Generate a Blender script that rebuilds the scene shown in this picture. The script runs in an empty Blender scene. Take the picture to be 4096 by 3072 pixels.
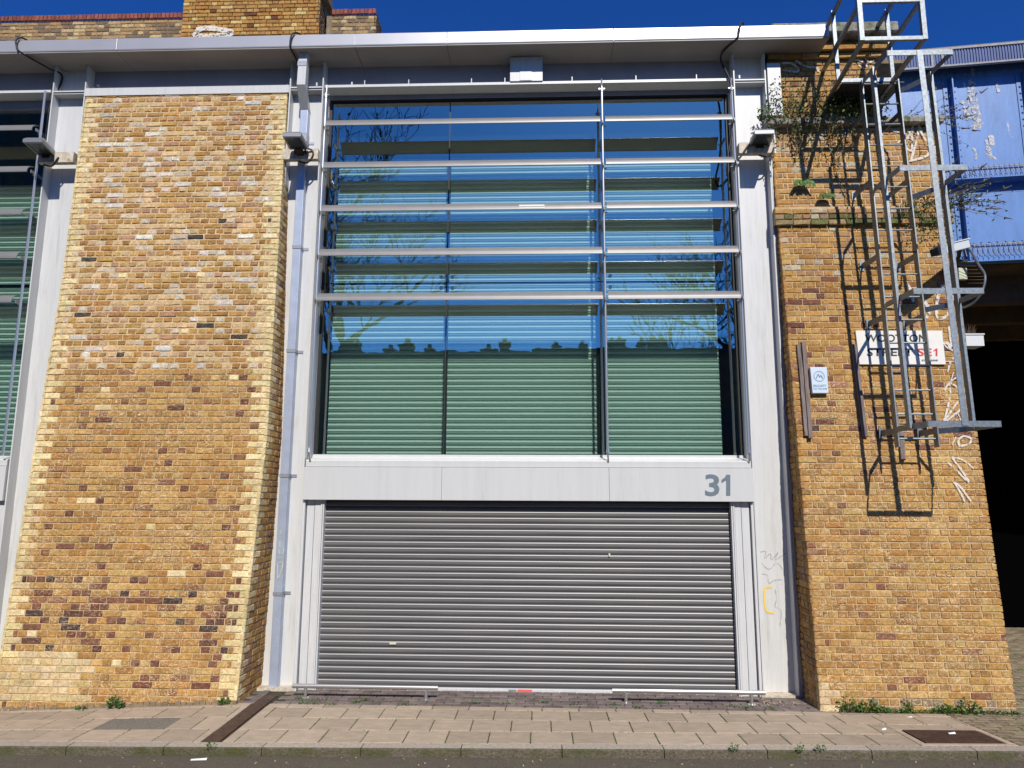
import bpy, math, random
import numpy as np
from mathutils import Vector, Matrix
random.seed(7)
R = math.radians
sc = bpy.context.scene
# ------------------------------------------------------------------ camera
F = 2857.0; CX, CY = 2048.0, 1536.0
up = np.array([83.0, -17836.0, F]); up /= np.linalg.norm(up)
rt = np.array([76000.0, -104.0, -F]); rt -= up * (rt @ up); rt /= np.linalg.norm(rt)
fw = np.cross(rt, -up)
if fw[2] < 0: fw = -fw
M = np.stack([rt, fw, up], 1)
P = np.array([0.0, -8.8, 2.25])
cam_d = bpy.data.cameras.new('camera'); cam = bpy.data.objects.new('camera', cam_d)
sc.collection.objects.link(cam); sc.camera = cam
cam_d.sensor_width = 36; cam_d.lens = F / 4096 * 36; cam_d.clip_start = .05; cam_d.clip_end = 2000
mx = Matrix.Identity(4)
for i in range(3):
    mx[i][0] = M[0][i]; mx[i][1] = -M[1][i]; mx[i][2] = -M[2][i]; mx[i][3] = P[i]
cam.matrix_world = mx
def ray(u, v): return M.T @ np.array([u - CX, v - CY, F])
def atY(u, v, Y=0.0):
    d = ray(u, v); return P + (Y - P[1]) / d[1] * d
def atZ(u, v, Z=0.0):
    d = ray(u, v); return P + (Z - P[2]) / d[2] * d
# ------------------------------------------------------------------ world, sun
SUN = Vector((-.2, 1.0, -.88))
w = bpy.data.worlds.new('World'); sc.world = w; w.use_nodes = True
nt = w.node_tree; bg = nt.nodes['Background']
sky = nt.nodes.new('ShaderNodeTexSky'); sky.sky_type = 'NISHITA'; sky.sun_disc = False
sky.sun_elevation = R(40.8); sky.sun_rotation = R(168.7); sky.altitude = 300; sky.air_density = 1.0
sky.dust_density = 0.45; sky.ozone_density = 4.0
hs = nt.nodes.new('ShaderNodeHueSaturation'); hs.inputs['Saturation'].default_value = 1.1; hs.inputs['Value'].default_value = .95
vm = nt.nodes.new('ShaderNodeVectorMath'); vm.operation = 'MULTIPLY'; vm.inputs[1].default_value = (.22, .66, 1.42)
nt.links.new(sky.outputs[0], hs.inputs['Color']); nt.links.new(hs.outputs[0], vm.inputs[0]); nt.links.new(vm.outputs[0], bg.inputs[0]); bg.inputs[1].default_value = .085
sd = bpy.data.lights.new('sun', 'SUN'); sd.energy = 5.0; sd.angle = R(.5); sd.color = (1, .945, .86)
so = bpy.data.objects.new('sun', sd); sc.collection.objects.link(so); so.rotation_euler = SUN.to_track_quat('-Z', 'Y').to_euler()
so.location = (5, -20, 20)
sc.view_settings.view_transform = 'Standard'; sc.view_settings.look = 'None'; sc.view_settings.exposure = 0.0; sc.view_settings.gamma = 1
sc.cycles.max_bounces = 8; sc.cycles.transparent_max_bounces = 12

# ------------------------------------------------------------------ helpers
def link(o, parent=None):
    sc.collection.objects.link(o)
    if parent: o.parent = parent
    return o
def tag(o, label=None, cat=None, group=None, kind=None):
    for k, v in (('label', label), ('category', cat), ('group', group), ('kind', kind)):
        if v: o[k] = v
    return o
def empty(name, loc, label, cat, group=None):
    o = bpy.data.objects.new(name, None); link(o); o.location = loc; o.empty_display_size = .2
    return tag(o, label, cat, group)
class MB:
    def __init__(s): s.v = []; s.f = []; s.c = []; s.m = []
    def add(s, vs, fs, col=None, mi=0):
        n = len(s.v); s.v += [tuple(map(float, p)) for p in vs]
        for f in fs: s.f.append([i + n for i in f]); s.c.append(col); s.m.append(mi)
        return s
    def box(s, x0, x1, y0, y1, z0, z1, mi=0, b=0):
        if b: return s.bbox(x0, x1, y0, y1, z0, z1, b, mi)
        v = [(x0, y0, z0), (x1, y0, z0), (x1, y1, z0), (x0, y1, z0), (x0, y0, z1), (x1, y0, z1), (x1, y1, z1), (x0, y1, z1)]
        return s.add(v, [(0, 3, 2, 1), (4, 5, 6, 7), (0, 1, 5, 4), (1, 2, 6, 5), (2, 3, 7, 6), (3, 0, 4, 7)], None, mi)
    def bbox(s, x0, x1, y0, y1, z0, z1, b, mi=0):
        vs = []; 
        for z, i in ((z0, b), (z0 + b, 0), (z1 - b, 0), (z1, b)):
            # octagon-free chamfer: 4 corners each with 2 points
            for (cx, sx, cy, sy) in ((x0, 1, y0, 1), (x1, -1, y0, 1), (x1, -1, y1, -1), (x0, 1, y1, -1)):
                vs.append((cx + sx * (i if i else 0) + 0, cy + sy * i, z))
        fs = [(3, 2, 1, 0), (12, 13, 14, 15)]
        for k in range(3):
            for j in range(4):
                a = k * 4 + j; c = k * 4 + (j + 1) % 4; fs.append((a, c, c + 4, a + 4))
        return s.add(vs, fs, None, mi)
    def prism(s, prof, x0, x1, mi=0, caps=True, open_=False):
        n = len(prof)
        vs = [(x0, y, z) for y, z in prof] + [(x1, y, z) for y, z in prof]
        fs = [(i, (i + 1) % n, (i + 1) % n + n, i + n) for i in range(n if not open_ else n - 1)]
        if caps and not open_: fs += [tuple(range(n))[::-1], tuple(range(n, 2 * n))]
        return s.add(vs, fs, None, mi)
    def bar(s, a, b, w, h, upv=(0, 0, 1), mi=0):
        a = Vector(a); b = Vector(b); d = (b - a).normalized(); u = Vector(upv)
        r = d.cross(u)
        if r.length < 1e-5: r = d.cross(Vector((0, 1, 0)))
        r.normalize(); u = r.cross(d).normalized()
        vs = []
        for p in (a, b):
            for sx, sy in ((-1, -1), (1, -1), (1, 1), (-1, 1)): vs.append(p + r * (w / 2 * sx) + u * (h / 2 * sy))
        return s.add(vs, [(0, 3, 2, 1), (4, 5, 6, 7), (0, 1, 5, 4), (1, 2, 6, 5), (2, 3, 7, 6), (3, 0, 4, 7)], None, mi)
    def tube(s, pts, r, n=8, mi=0, taper=None):
        pts = [Vector(p) for p in pts]; rings = []; prev = None
        for i, p in enumerate(pts):
            d = (pts[min(i + 1, len(pts) - 1)] - pts[max(i - 1, 0)]).normalized()
            if prev is None: prev = d.orthogonal().normalized()
            prev = (prev - d * prev.dot(d)).normalized(); q = d.cross(prev)
            rr = r if taper is None else r + (taper - r) * i / (len(pts) - 1)
            rings.append([p + (prev * math.cos(2 * math.pi * k / n) + q * math.sin(2 * math.pi * k / n)) * rr for k in range(n)])
        vs = [v for rg in rings for v in rg]; fs = []
        for i in range(len(rings) - 1):
            for k in range(n): fs.append((i * n + k, i * n + (k + 1) % n, (i + 1) * n + (k + 1) % n, (i + 1) * n + k))
        fs += [tuple(range(n))[::-1], tuple(range((len(rings) - 1) * n, len(rings) * n))]
        return s.add(vs, fs, None, mi)
    def build(s, name, mats, parent=None, smooth=False, bevel=0):
        me = bpy.data.meshes.new(name); me.from_pydata(s.v, [], s.f)
        mats = mats if isinstance(mats, (list, tuple)) else [mats]
        for m in mats: me.materials.append(m)
        if len(mats) > 1: me.polygons.foreach_set('material_index', s.m)
        if any(c is not None for c in s.c):
            at = me.color_attributes.new('Col', 'FLOAT_COLOR', 'CORNER'); buf = []
            for f, c in zip(s.f, s.c): buf += list(c or (1, 1, 1, 0)) * len(f)
            at.data.foreach_set('color', np.array(buf, dtype=np.float32))
        if smooth: me.polygons.foreach_set('use_smooth', [True] * len(s.f))
        me.update(); o = bpy.data.objects.new(name, me); link(o, parent)
        if bevel:
            b = o.modifiers.new('bevel', 'BEVEL'); b.width = bevel; b.segments = 2; b.limit_method = 'ANGLE'; b.angle_limit = R(50)
        return o
def part(mb, name, mat, root, **k):          # world-space mesh parented to a root
    o = mb.build(name, mat, None, **k); o.parent = root; o.matrix_parent_inverse = Matrix.Translation(-wloc(root)); return o
def wloc(o):
    l = Vector((0, 0, 0))
    while o is not None:
        l = l + o.location + (o.matrix_parent_inverse.to_translation() if o.parent else Vector((0, 0, 0))); o = o.parent
    return l
def smooth_path(pts, n=6):
    pts = [Vector(p) for p in pts]; P_ = [pts[0]] + pts + [pts[-1]]; out = []
    for i in range(1, len(P_) - 2):
        for k in range(n):
            t = k / n; a, b, c, d = P_[i - 1], P_[i], P_[i + 1], P_[i + 2]
            out.append(.5 * ((2 * b) + (c - a) * t + (2 * a - 5 * b + 4 * c - d) * t * t + (3 * b - a - 3 * c + d) * t ** 3))
    return out + [pts[-1]]

# ------------------------------------------------------------------ materials
def mat(name, col, rough=.6, metal=0., noise=None, bump=None, spec=.5, dirt=None, stretch=None):
    m = bpy.data.materials.new(name); m.use_nodes = True; t = m.node_tree; p = t.nodes['Principled BSDF']
    p.inputs['Base Color'].default_value = (*col, 1); p.inputs['Roughness'].default_value = rough; p.inputs['Metallic'].default_value = metal
    p.inputs['Specular IOR Level'].default_value = spec
    if noise or bump or dirt:
        tc = t.nodes.new('ShaderNodeTexCoord'); mp = t.nodes.new('ShaderNodeMapping'); t.links.new(tc.outputs['Object'], mp.inputs[0])
        if stretch: mp.inputs['Scale'].default_value = stretch
    last = None
    if noise:
        sc_, amt = noise[:2]; n = t.nodes.new('ShaderNodeTexNoise'); n.inputs['Scale'].default_value = sc_; n.inputs['Detail'].default_value = 8; n.inputs['Roughness'].default_value = .65
        t.links.new(mp.outputs[0], n.inputs[0]); r = t.nodes.new('ShaderNodeValToRGB')
        r.color_ramp.elements[0].position = .3; r.color_ramp.elements[1].position = .72
        c2 = noise[2] if len(noise) > 2 else tuple(min(1, c * (1 + amt)) for c in col)
        r.color_ramp.elements[0].color = (*[c * (1 - amt) for c in col], 1); r.color_ramp.elements[1].color = (*c2, 1)
        t.links.new(n.outputs[0], r.inputs[0]); last = r.outputs[0]
    if dirt:                                  # (scale, lo, hi, colour)
        n = t.nodes.new('ShaderNodeTexNoise'); n.inputs['Scale'].default_value = dirt[0]; n.inputs['Detail'].default_value = 10; n.inputs['Roughness'].default_value = .7
        t.links.new(mp.outputs[0], n.inputs[0]); r = t.nodes.new('ShaderNodeMapRange'); r.inputs['From Min'].default_value = dirt[1]; r.inputs['From Max'].default_value = dirt[2]
        t.links.new(n.outputs[0], r.inputs['Value']); mi = t.nodes.new('ShaderNodeMix'); mi.data_type = 'RGBA'
        t.links.new(r.outputs[0], mi.inputs['Factor']); mi.inputs[7].default_value = (*dirt[3], 1)
        if last: t.links.new(last, mi.inputs[6])
        else: mi.inputs[6].default_value = (*col, 1)
        last = mi.outputs[2]
    if last: t.links.new(last, p.inputs['Base Color'])
    if bump:
        n = t.nodes.new('ShaderNodeTexNoise'); n.inputs['Scale'].default_value = bump[0]; n.inputs['Detail'].default_value = 6
        t.links.new(mp.outputs[0], n.inputs[0]); b = t.nodes.new('ShaderNodeBump'); b.inputs['Strength'].default_value = bump[1]; b.inputs['Distance'].default_value = bump[2] if len(bump) > 2 else .01
        t.links.new(n.outputs[0], b.inputs['Height']); t.links.new(b.outputs[0], p.inputs['Normal'])
    return m
def vary(m, lo, hi):
    t = m.node_tree; p = t.nodes['Principled BSDF']; src = p.inputs['Base Color'].links[0].from_socket
    g_ = t.nodes.new('ShaderNodeNewGeometry'); r_ = t.nodes.new('ShaderNodeMapRange'); r_.inputs['To Min'].default_value = lo; r_.inputs['To Max'].default_value = hi
    t.links.new(g_.outputs['Random Per Island'], r_.inputs['Value']); x_ = t.nodes.new('ShaderNodeMix'); x_.data_type = 'RGBA'; x_.blend_type = 'MULTIPLY'; x_.inputs[0].default_value = 1
    t.links.new(src, x_.inputs[6]); t.links.new(r_.outputs[0], x_.inputs[7]); t.links.new(x_.outputs[2], p.inputs['Base Color'])
def brick_mat(name, cream=(.72, .57, .34), amt=1.0, rough_bump=.5, sc1=22):
    m = bpy.data.materials.new(name); m.use_nodes = True; t = m.node_tree; p = t.nodes['Principled BSDF']; p.inputs['Roughness'].default_value = .9
    p.inputs['Specular IOR Level'].default_value = .25
    L = t.links.new; a = t.nodes.new('ShaderNodeAttribute'); a.attribute_name = 'Col'
    tc = t.nodes.new('ShaderNodeTexCoord')
    def noise(s, d=6, r=.6, mpv=None, dist=0):
        n = t.nodes.new('ShaderNodeTexNoise'); n.inputs['Scale'].default_value = s; n.inputs['Detail'].default_value = d; n.inputs['Roughness'].default_value = r; n.inputs['Distortion'].default_value = dist
        if mpv:
            mp = t.nodes.new('ShaderNodeMapping'); mp.inputs['Scale'].default_value = mpv; L(tc.outputs['Object'], mp.inputs[0]); L(mp.outputs[0], n.inputs[0])
        else: L(tc.outputs['Object'], n.inputs[0])
        return n.outputs[0]
    def rng(x, a0, a1, b0, b1):
        r = t.nodes.new('ShaderNodeMapRange'); L(x, r.inputs['Value'])
        for k, v in zip(('From Min', 'From Max', 'To Min', 'To Max'), (a0, a1, b0, b1)): r.inputs[k].default_value = v
        return r.outputs[0]
    def mix(f, a_, b_, bt='MIX'):
        mi = t.nodes.new('ShaderNodeMix'); mi.data_type = 'RGBA'; mi.blend_type = bt
        for s_, x in ((0, f), (6, a_), (7, b_)):
            if isinstance(x, (int, float)): mi.inputs[s_].default_value = x
            elif isinstance(x, tuple): mi.inputs[s_].default_value = (*x, 1)
            else: L(x, mi.inputs[s_])
        return mi.outputs[2]
    def mul(x, y):
        q = t.nodes.new('ShaderNodeMath'); q.operation = 'MULTIPLY'
        for i, k in enumerate((x, y)):
            if isinstance(k, (int, float)): q.inputs[i].default_value = k
            else: L(k, q.inputs[i])
        return q.outputs[0]
    n1 = rng(noise(sc1, 8, .7), .3, .7, .62, 1.3)
    c = mix(1.0, a.outputs['Color'], n1, 'MULTIPLY')
    big = rng(noise(1.3, 4, .6), .3, .75, .86, 1.12); c = mix(1.0, c, big, 'MULTIPLY')
    # mortar smears / lime, wiggly and fine, strength carried by the brick's alpha
    def ridge(s, w_, d=2, dist=1.2, mpv=(1, 1, 1.6)):
        q = t.nodes.new('ShaderNodeMath'); q.operation = 'SUBTRACT'; L(noise(s, d, .6, mpv, dist), q.inputs[0]); q.inputs[1].default_value = .5
        q2 = t.nodes.new('ShaderNodeMath'); q2.operation = 'ABSOLUTE'; L(q.outputs[0], q2.inputs[0]); return rng(q2.outputs[0], w_ * .4, w_, 1, 0)
    sm = ridge(13, .026)
    pat = rng(noise(2.1, 5, .6), .36, .62, .3, 1)
    f = mul(mul(sm, pat), mul(a.outputs['Alpha'], amt)); c = mix(f, c, cream)
    dk = mul(ridge(17, .02, 3, 1.6), .6); c = mix(dk, c, (.10, .05, .02)); dk = rng(noise(55, 3, .8), .64, .72, 0, .75); c = mix(dk, c, (.07, .045, .025))
    L(c, p.inputs['Base Color'])
    b = t.nodes.new('ShaderNodeBump'); b.inputs['Strength'].default_value = rough_bump; b.inputs['Distance'].default_value = .012; L(noise(45, 6, .7), b.inputs['Height']); L(b.outputs[0], p.inputs['Normal'])
    return m
M_ = {}
M_['paint'] = mat('grey_paint', (.565, .57, .565), .38, .0, noise=(3, .07), dirt=(1.3, .56, .80, (.40, .385, .36)), bump=(18, .06, .004), stretch=(9, 9, .8))
M_['paint_shaded'] = mat('shaded_grey_paint', (.23, .235, .28), .5, noise=(3, .12))  # same grey paint, with the shade under the eaves put into its colour
M_['panel'] = mat('panel_paint', (.545, .55, .54), .35, .0, noise=(1.5, .04), dirt=(1.2, .58, .85, (.42, .41, .39)), bump=(3, .05, .004), stretch=(7, 7, .6))
M_['gutter'] = mat('gutter_metal', (.46, .46, .475), .36, .4, noise=(2, .05), dirt=(9, .64, .8, (.3, .28, .26)))
M_['soffit'] = mat('shaded_soffit_metal', (.27, .25, .24), .5, .0, noise=(2, .12))  # base colour darkened to carry the shade below the gutter
M_['louvre'] = mat('louvre_metal', (.215, .21, .205), .45, .25, noise=(4, .08), dirt=(6, .66, .85, (.3, .24, .2)))
M_['steel'] = mat('stainless_steel', (.62, .60, .57), .34, .85)
M_['rod'] = mat('rod_steel', (.6, .6, .6), .3, .8)
M_['galv'] = mat('galvanised_steel', (.235, .262, .275), .5, .8, noise=(30, .3), dirt=(14, .6, .8, (.16, .16, .15)))
M_['zinc'] = mat('zinc_pipe', (.42, .48, .60), .42, .4, noise=(7, .12), dirt=(12, .6, .75, (.62, .66, .72)))
M_['zinc_dark'] = mat('pipe_clip', (.34, .36, .4), .45, .5, noise=(30, .2))
M_['slat'] = mat('shutter_slat', (.078, .080, .082), .62, .0, spec=.35, noise=(2.2, .25, (.105, .10, .10)), bump=(160, .25, .003), stretch=(.5, 1, 7))
M_['lip'] = mat('shutter_lip', (.33, .33, .325), .5, .2)
M_['islat'] = mat('inner_slat', (.38, .44, .39), .5, .1, noise=(2, .1), stretch=(.3, 1, 5))
M_['ilip'] = mat('inner_lip', (.95, .98, .93), .4, .0)
M_['black'] = mat('black_rubber', (.012, .012, .014), .6)
M_['dark'] = mat('dark_frame', (.03, .03, .035), .5)
M_['void'] = mat('dark_interior', (.016, .019, .022), .9)
M_['mortar'] = mat('mortar', (.52, .385, .215), .95, noise=(9, .3), bump=(70, .6, .01))
M_['mortar_d'] = mat('mortar_dark', (.22, .17, .11), .95, noise=(9, .4), bump=(70, .6, .01))
M_['brick'] = brick_mat('stock_brick')
M_['brick_hi'] = brick_mat('weathered_brick', (.62, .52, .38), .6, .8, 30)
M_['stone'] = mat('mossy_stone', (.20, .185, .15), .9, noise=(11, .5, (.42, .39, .32)), dirt=(7, .5, .62, (.07, .10, .03)), bump=(30, .6))
M_['slab'] = mat('concrete_slab', (.385, .305, .22), .88, noise=(6, .17), dirt=(3.2, .60, .74, (.23, .185, .125)), bump=(24, .30, .012), stretch=(1, 2.2, 1))
M_['joint'] = mat('mossy_joint', (.045, .06, .018), .95, noise=(9, .7, (.075, .06, .035)), bump=(60, .8))
M_['sett'] = mat('paver', (.15, .118, .100), .9, noise=(8, .35, (.23, .18, .16)), bump=(40, .5))
M_['sett2'] = mat('mossy_paver', (.22, .17, .10), .9, noise=(8, .35, (.30, .24, .16)), dirt=(3, .5, .7, (.09, .11, .03)), bump=(40, .5))
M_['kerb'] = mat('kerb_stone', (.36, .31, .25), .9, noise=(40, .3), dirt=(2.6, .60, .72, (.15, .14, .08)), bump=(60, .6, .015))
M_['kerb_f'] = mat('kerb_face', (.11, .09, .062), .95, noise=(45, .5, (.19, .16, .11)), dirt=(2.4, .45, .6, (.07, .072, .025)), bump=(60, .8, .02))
M_['road'] = mat('asphalt', (.085, .068, .050), .92, noise=(60, .5, (.15, .125, .09)), dirt=(3, .5, .7, (.10, .095, .05)), bump=(130, .7, .008))
M_['tar'] = mat('asphalt_patch', (.17, .15, .12), .95, noise=(90, .6, (.30, .27, .22)), bump=(120, .8, .01))
M_['rust'] = mat('rusty_iron', (.085, .050, .036), .7, .3, noise=(12, .4, (.13, .075, .05)), bump=(40, .3))
M_['rustplate'] = mat('rust_stained_plate', (.55, .45, .33), .6, noise=(14, .35, (.70, .64, .52)), dirt=(16, .56, .66, (.28, .11, .04)))
M_['wood'] = mat('weathered_wood', (.17, .13, .12), .85, noise=(5, .4, (.30, .24, .21)), bump=(20, .8), stretch=(8, 8, .6))
M_['white'] = mat('sign_enamel', (.70, .68, .62), .35, noise=(5, .06), dirt=(8, .62, .8, (.45, .42, .34)))
M_['ink'] = mat('sign_black', (.012, .015, .018), .5)
M_['red'] = mat('sign_red', (.55, .03, .03), .5)
M_['grey_ink'] = mat('number_grey', (.13, .17, .20), .5, noise=(30, .15))
M_['pale'] = mat('alarm_plastic', (.52, .60, .72), .4, noise=(6, .06))
M_['pale_ink'] = mat('alarm_print', (.24, .36, .42), .5)
M_['cctv'] = mat('camera_plastic', (.62, .64, .62), .4)
M_['cream'] = mat('cream_plastic', (.56, .56, .40), .5)
M_['bluep'] = mat('blue_paint', (.085, .20, .47), .42, noise=(2.5, .16), dirt=(1.5, .655, .69, (.58, .56, .50)), bump=(9, .15), stretch=(2.6, 2.6, .75), spec=.5)
M_['blued'] = mat('blue_parapet', (.045, .085, .24), .6, noise=(6, .2))
M_['bluegrey'] = mat('parapet_trim', (.30, .29, .29), .7, noise=(20, .3))
M_['tunnel'] = mat('shaded_tunnel_brick', (.075, .048, .028), .95, noise=(3, .4), bump=(20, .5))  # brick colour set dark to stand for shade beneath the bridge
M_['bridge_shade'] = mat('bridge_shade_black', (.0015, .0015, .0015), 1.0, spec=0)  # near-black colour painting the deep shade of the bridge opening
M_['lampglass'] = mat('lamp_glass', (.05, .055, .06), .15)
M_['lampbody'] = mat('lamp_body', (.26, .27, .29), .45, .5)
M_['cloth'] = mat('litter_white', (.75, .74, .7), .7)
M_['chip'] = mat('dead_leaf', (.42, .31, .2), .8)
M_['bark'] = mat('bark', (.045, .04, .035), .95)
M_['terr'] = mat('terrace_brick', (.085, .065, .05), .9, noise=(3, .3))
M_['slate'] = mat('slate_roof', (.03, .03, .035), .8)
M_['tape'] = mat('red_tape', (.75, .12, .10), .6)
M_['yellow'] = mat('yellow_spray', (.72, .52, .12), .7)
vary(M_['slab'], .84, 1.12); vary(M_['sett'], .7, 1.25); vary(M_['sett2'], .75, 1.2); vary(M_['kerb'], .88, 1.1)
def leafmat(name, c1, c2):
    m = bpy.data.materials.new(name); m.use_nodes = True; t = m.node_tree; p = t.nodes['Principled BSDF']; p.inputs['Roughness'].default_value = .55
    g = t.nodes.new('ShaderNodeNewGeometry'); r = t.nodes.new('ShaderNodeValToRGB'); r.color_ramp.elements[0].color = (*c1, 1); r.color_ramp.elements[1].color = (*c2, 1)
    t.links.new(g.outputs['Random Per Island'], r.inputs[0]); t.links.new(r.outputs[0], p.inputs['Base Color'])
    p.inputs['Subsurface Weight'].default_value = 0; return m
M_['leaf'] = leafmat('weed_leaf', (.03, .09, .012), (.09, .19, .03))
M_['ivy'] = leafmat('ivy_leaf', (.03, .055, .014), (.13, .19, .05))
M_['stem'] = mat('stem', (.14, .10, .06), .9)
def sprayed(name, col, a=.85):
    m = mat(name, col, .8); t = m.node_tree; tc = t.nodes.new('ShaderNodeTexCoord'); n = t.nodes.new('ShaderNodeTexNoise'); n.inputs['Scale'].default_value = 26; n.inputs['Detail'].default_value = 5
    t.links.new(tc.outputs['Object'], n.inputs[0]); r = t.nodes.new('ShaderNodeMapRange'); r.inputs['From Min'].default_value = .33; r.inputs['From Max'].default_value = .5; r.inputs['To Max'].default_value = a
    t.links.new(n.outputs[0], r.inputs['Value']); t.links.new(r.outputs[0], t.nodes['Principled BSDF'].inputs['Alpha'])
    if 'patch' in name: n.inputs['Scale'].default_value = 17; n.inputs['Detail'].default_value = 9; n.inputs['Roughness'].default_value = .8; r.inputs['From Min'].default_value = .48; r.inputs['From Max'].default_value = .54
    return m
M_['spray'] = sprayed('white_spray', (.72, .68, .6))
M_['flake'] = sprayed('bare_patch', (.60, .56, .50), .95)
M_['tagf'] = sprayed('faint_spray', (.40, .42, .47), .5)
# glass
g = bpy.data.materials.new('tinted_glass'); g.use_nodes = True; t = g.node_tree; t.nodes.clear()
o_ = t.nodes.new('ShaderNodeOutputMaterial'); mxs = t.nodes.new('ShaderNodeMixShader'); tr = t.nodes.new('ShaderNodeBsdfTransparent'); gl = t.nodes.new('ShaderNodeBsdfGlossy')
tr.inputs[0].default_value = (.74, .94, .88, 1); gl.inputs[0].default_value = (1.0, 1.0, .86, 1); gl.inputs['Roughness'].default_value = .0
fr0 = t.nodes.new('ShaderNodeLayerWeight'); fr0.inputs[0].default_value = .5; fr = t.nodes.new('ShaderNodeMath'); fr.operation = 'POWER'; fr.inputs[1].default_value = 3; t.links.new(fr0.outputs['Facing'], fr.inputs[0]); mr = t.nodes.new('ShaderNodeMath'); mr.operation = 'ADD'; mr.inputs[1].default_value = .45
tc = t.nodes.new('ShaderNodeTexCoord'); nz = t.nodes.new('ShaderNodeTexNoise'); nz.inputs['Scale'].default_value = 1.6; nz.inputs['Detail'].default_value = 3; bp_ = t.nodes.new('ShaderNodeBump'); bp_.inputs['Strength'].default_value = .12; bp_.inputs['Distance'].default_value = .012
t.links.new(tc.outputs['Object'], nz.inputs[0]); t.links.new(nz.outputs[0], bp_.inputs['Height']); t.links.new(bp_.outputs[0], gl.inputs['Normal'])
t.links.new(fr.outputs[0], mr.inputs[0]); t.links.new(mr.outputs[0], mxs.inputs[0]); t.links.new(tr.outputs[0], mxs.inputs[1]); t.links.new(gl.outputs[0], mxs.inputs[2]); t.links.new(mxs.outputs[0], o_.inputs[0])
M_['glass'] = g

# ------------------------------------------------------------------ ground
def zb(x): return 0.0 if x > -3.4 else -.044 * min(6, (-3.4 - x))
def zk(x): return .012 * (max(-10, min(9, x)) + 1.5)
def zg(x, y):
    t_ = max(0, min(1, (y + .55) / -1.21)); return zb(x) * (1 - t_) + zk(x) * t_
xs = [-40, -20, -12, -9.4, -8, -7, -6, -5, -4.2, -3.4, -2, 0, 2, 4, 5, 6, 8, 12, 20, 40]
mb = MB(); ys = [-1.80, -1.4, -1, -.55, .2, 1.5, 20]
for j in range(len(ys) - 1):
    for i in range(len(xs) - 1):
        q = [(xs[i], ys[j]), (xs[i + 1], ys[j]), (xs[i + 1], ys[j + 1]), (xs[i], ys[j + 1])]
        mb.add([(a, b, zg(a, b) - .012) for a, b in q], [(0, 1, 2, 3)])
tag(mb.build('ground', M_['joint']), kind='structure')
mb = MB()
for i in range(len(xs) - 1):
    for y0, y1, d0, d1 in ((-3.2, -1.86, -.045, -.078), (-17, -3.2, .0, -.045), (-70, -17, 0, 0)):
        mb.add([(xs[i], y0, zk(xs[i]) + d0), (xs[i + 1], y0, zk(xs[i + 1]) + d0), (xs[i + 1], y1, zk(xs[i + 1]) + d1), (xs[i], y1, zk(xs[i]) + d1)], [(0, 1, 2, 3)])
tag(mb.build('road', M_['road']), kind='structure')
def slab(mb, x0, x1, y0, y1, mi=0, j=.004, b=.005, h=.03, dz=0.0):
    x0 += j; x1 -= j; y0 += j; y1 -= j; d = random.uniform(-.0015, .0015) + dz; vs = []
    for zz, i_ in ((-h, 0), (-b, 0), (0, b)):
        for x, y in ((x0 + i_, y0 + i_), (x1 - i_, y0 + i_), (x1 - i_, y1 - i_), (x0 + i_, y1 - i_)): vs.append((x, y, zg(x, y) + zz + d))
    mb.add(vs, [(8, 9, 10, 11)] + [(k * 4 + q, k * 4 + (q + 1) % 4, k * 4 + (q + 1) % 4 + 4, k * 4 + q + 4) for k in range(2) for q in range(4)], None, mi)
mb = MB()
DX0, DX1 = -3.155, -3.005
for (y0, y1, ph) in ((-1.763, -1.40, -2.862), (-1.40, -1.022, -2.662), (-1.022, -.672, -2.857)):
    n0 = int((-10 - ph) / .397) - 1
    for k in range(n0, 30):
        x0 = ph + k * .397; x1 = x0 + .397
        if x0 > 4.32: continue
        x1 = min(x1, 4.33)
        segs = [(x0, x1)]
        holes = [(DX0 - .025, DX1 + .025)]
        if y1 < -1.0: holes.append((3.46, 4.33))
        if -1.45 < y0 < -1.3: holes.append((-4.452, -3.72))
        for ha, hb in holes: segs = [(a, b) for sa, sb in segs for a, b in ((sa, min(sb, ha)), (max(sa, hb), sb)) if b - a > .03]
        for a, b in segs: slab(mb, a, b, y0, y1)
for k in range(-18, 20):
    x0 = -2.75 + k * .397
    if x0 > 4.3: continue
    for a, b in ([(x0, x0 + .397)] if not (x0 < DX1 + .03 and x0 + .397 > DX0 - .03) else [(a, b) for a, b in ((x0, DX0 - .025), (DX1 + .025, x0 + .397)) if b - a > .03]): slab(mb, a, min(b, 4.33), -.672, -.545)
slab(mb, 3.46, 4.33, -1.763, -1.695); slab(mb, 3.46, 3.53, -1.695, -1.225); slab(mb, 4.26, 4.33, -1.695, -1.225); slab(mb, 3.46, 4.33, -1.225, -1.022)
tag(mb.build('pavement', M_['slab']), kind='structure')
mb = MB()
y = -.545; r_ = 0
while y < .12:
    x = -3.36 + (r_ % 2) * .1
    while x < 3.06:
        if not (x < DX1 and x + .2 > DX0): slab(mb, x, min(x + .2, 3.06), y, y + .1, 0, .003, .006)
        elif x < DX0 - .04: slab(mb, x, DX0 - .01, y, y + .1, 0, .003, .006)
        x += .2
    y += .1; r_ += 1
tag(mb.build('setts', M_['sett']), kind='structure')
mb = MB(); y = -1.763; r_ = 0
while y < 5.0:
    x = 4.335 + (r_ % 2) * -.1 if y < -.52 else 5.14 - (r_ % 2) * .1
    while x < 11:
        if x > 4.2: slab(mb, max(x, 4.335 if y < -.52 else 5.14), x + .2, y, y + .1, 0, .004, .008)
        x += .2
    y += .1; r_ += 1
tag(mb.build('paved_path', M_['sett2']), kind='structure')
mb = MB(); x = -9.86
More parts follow.
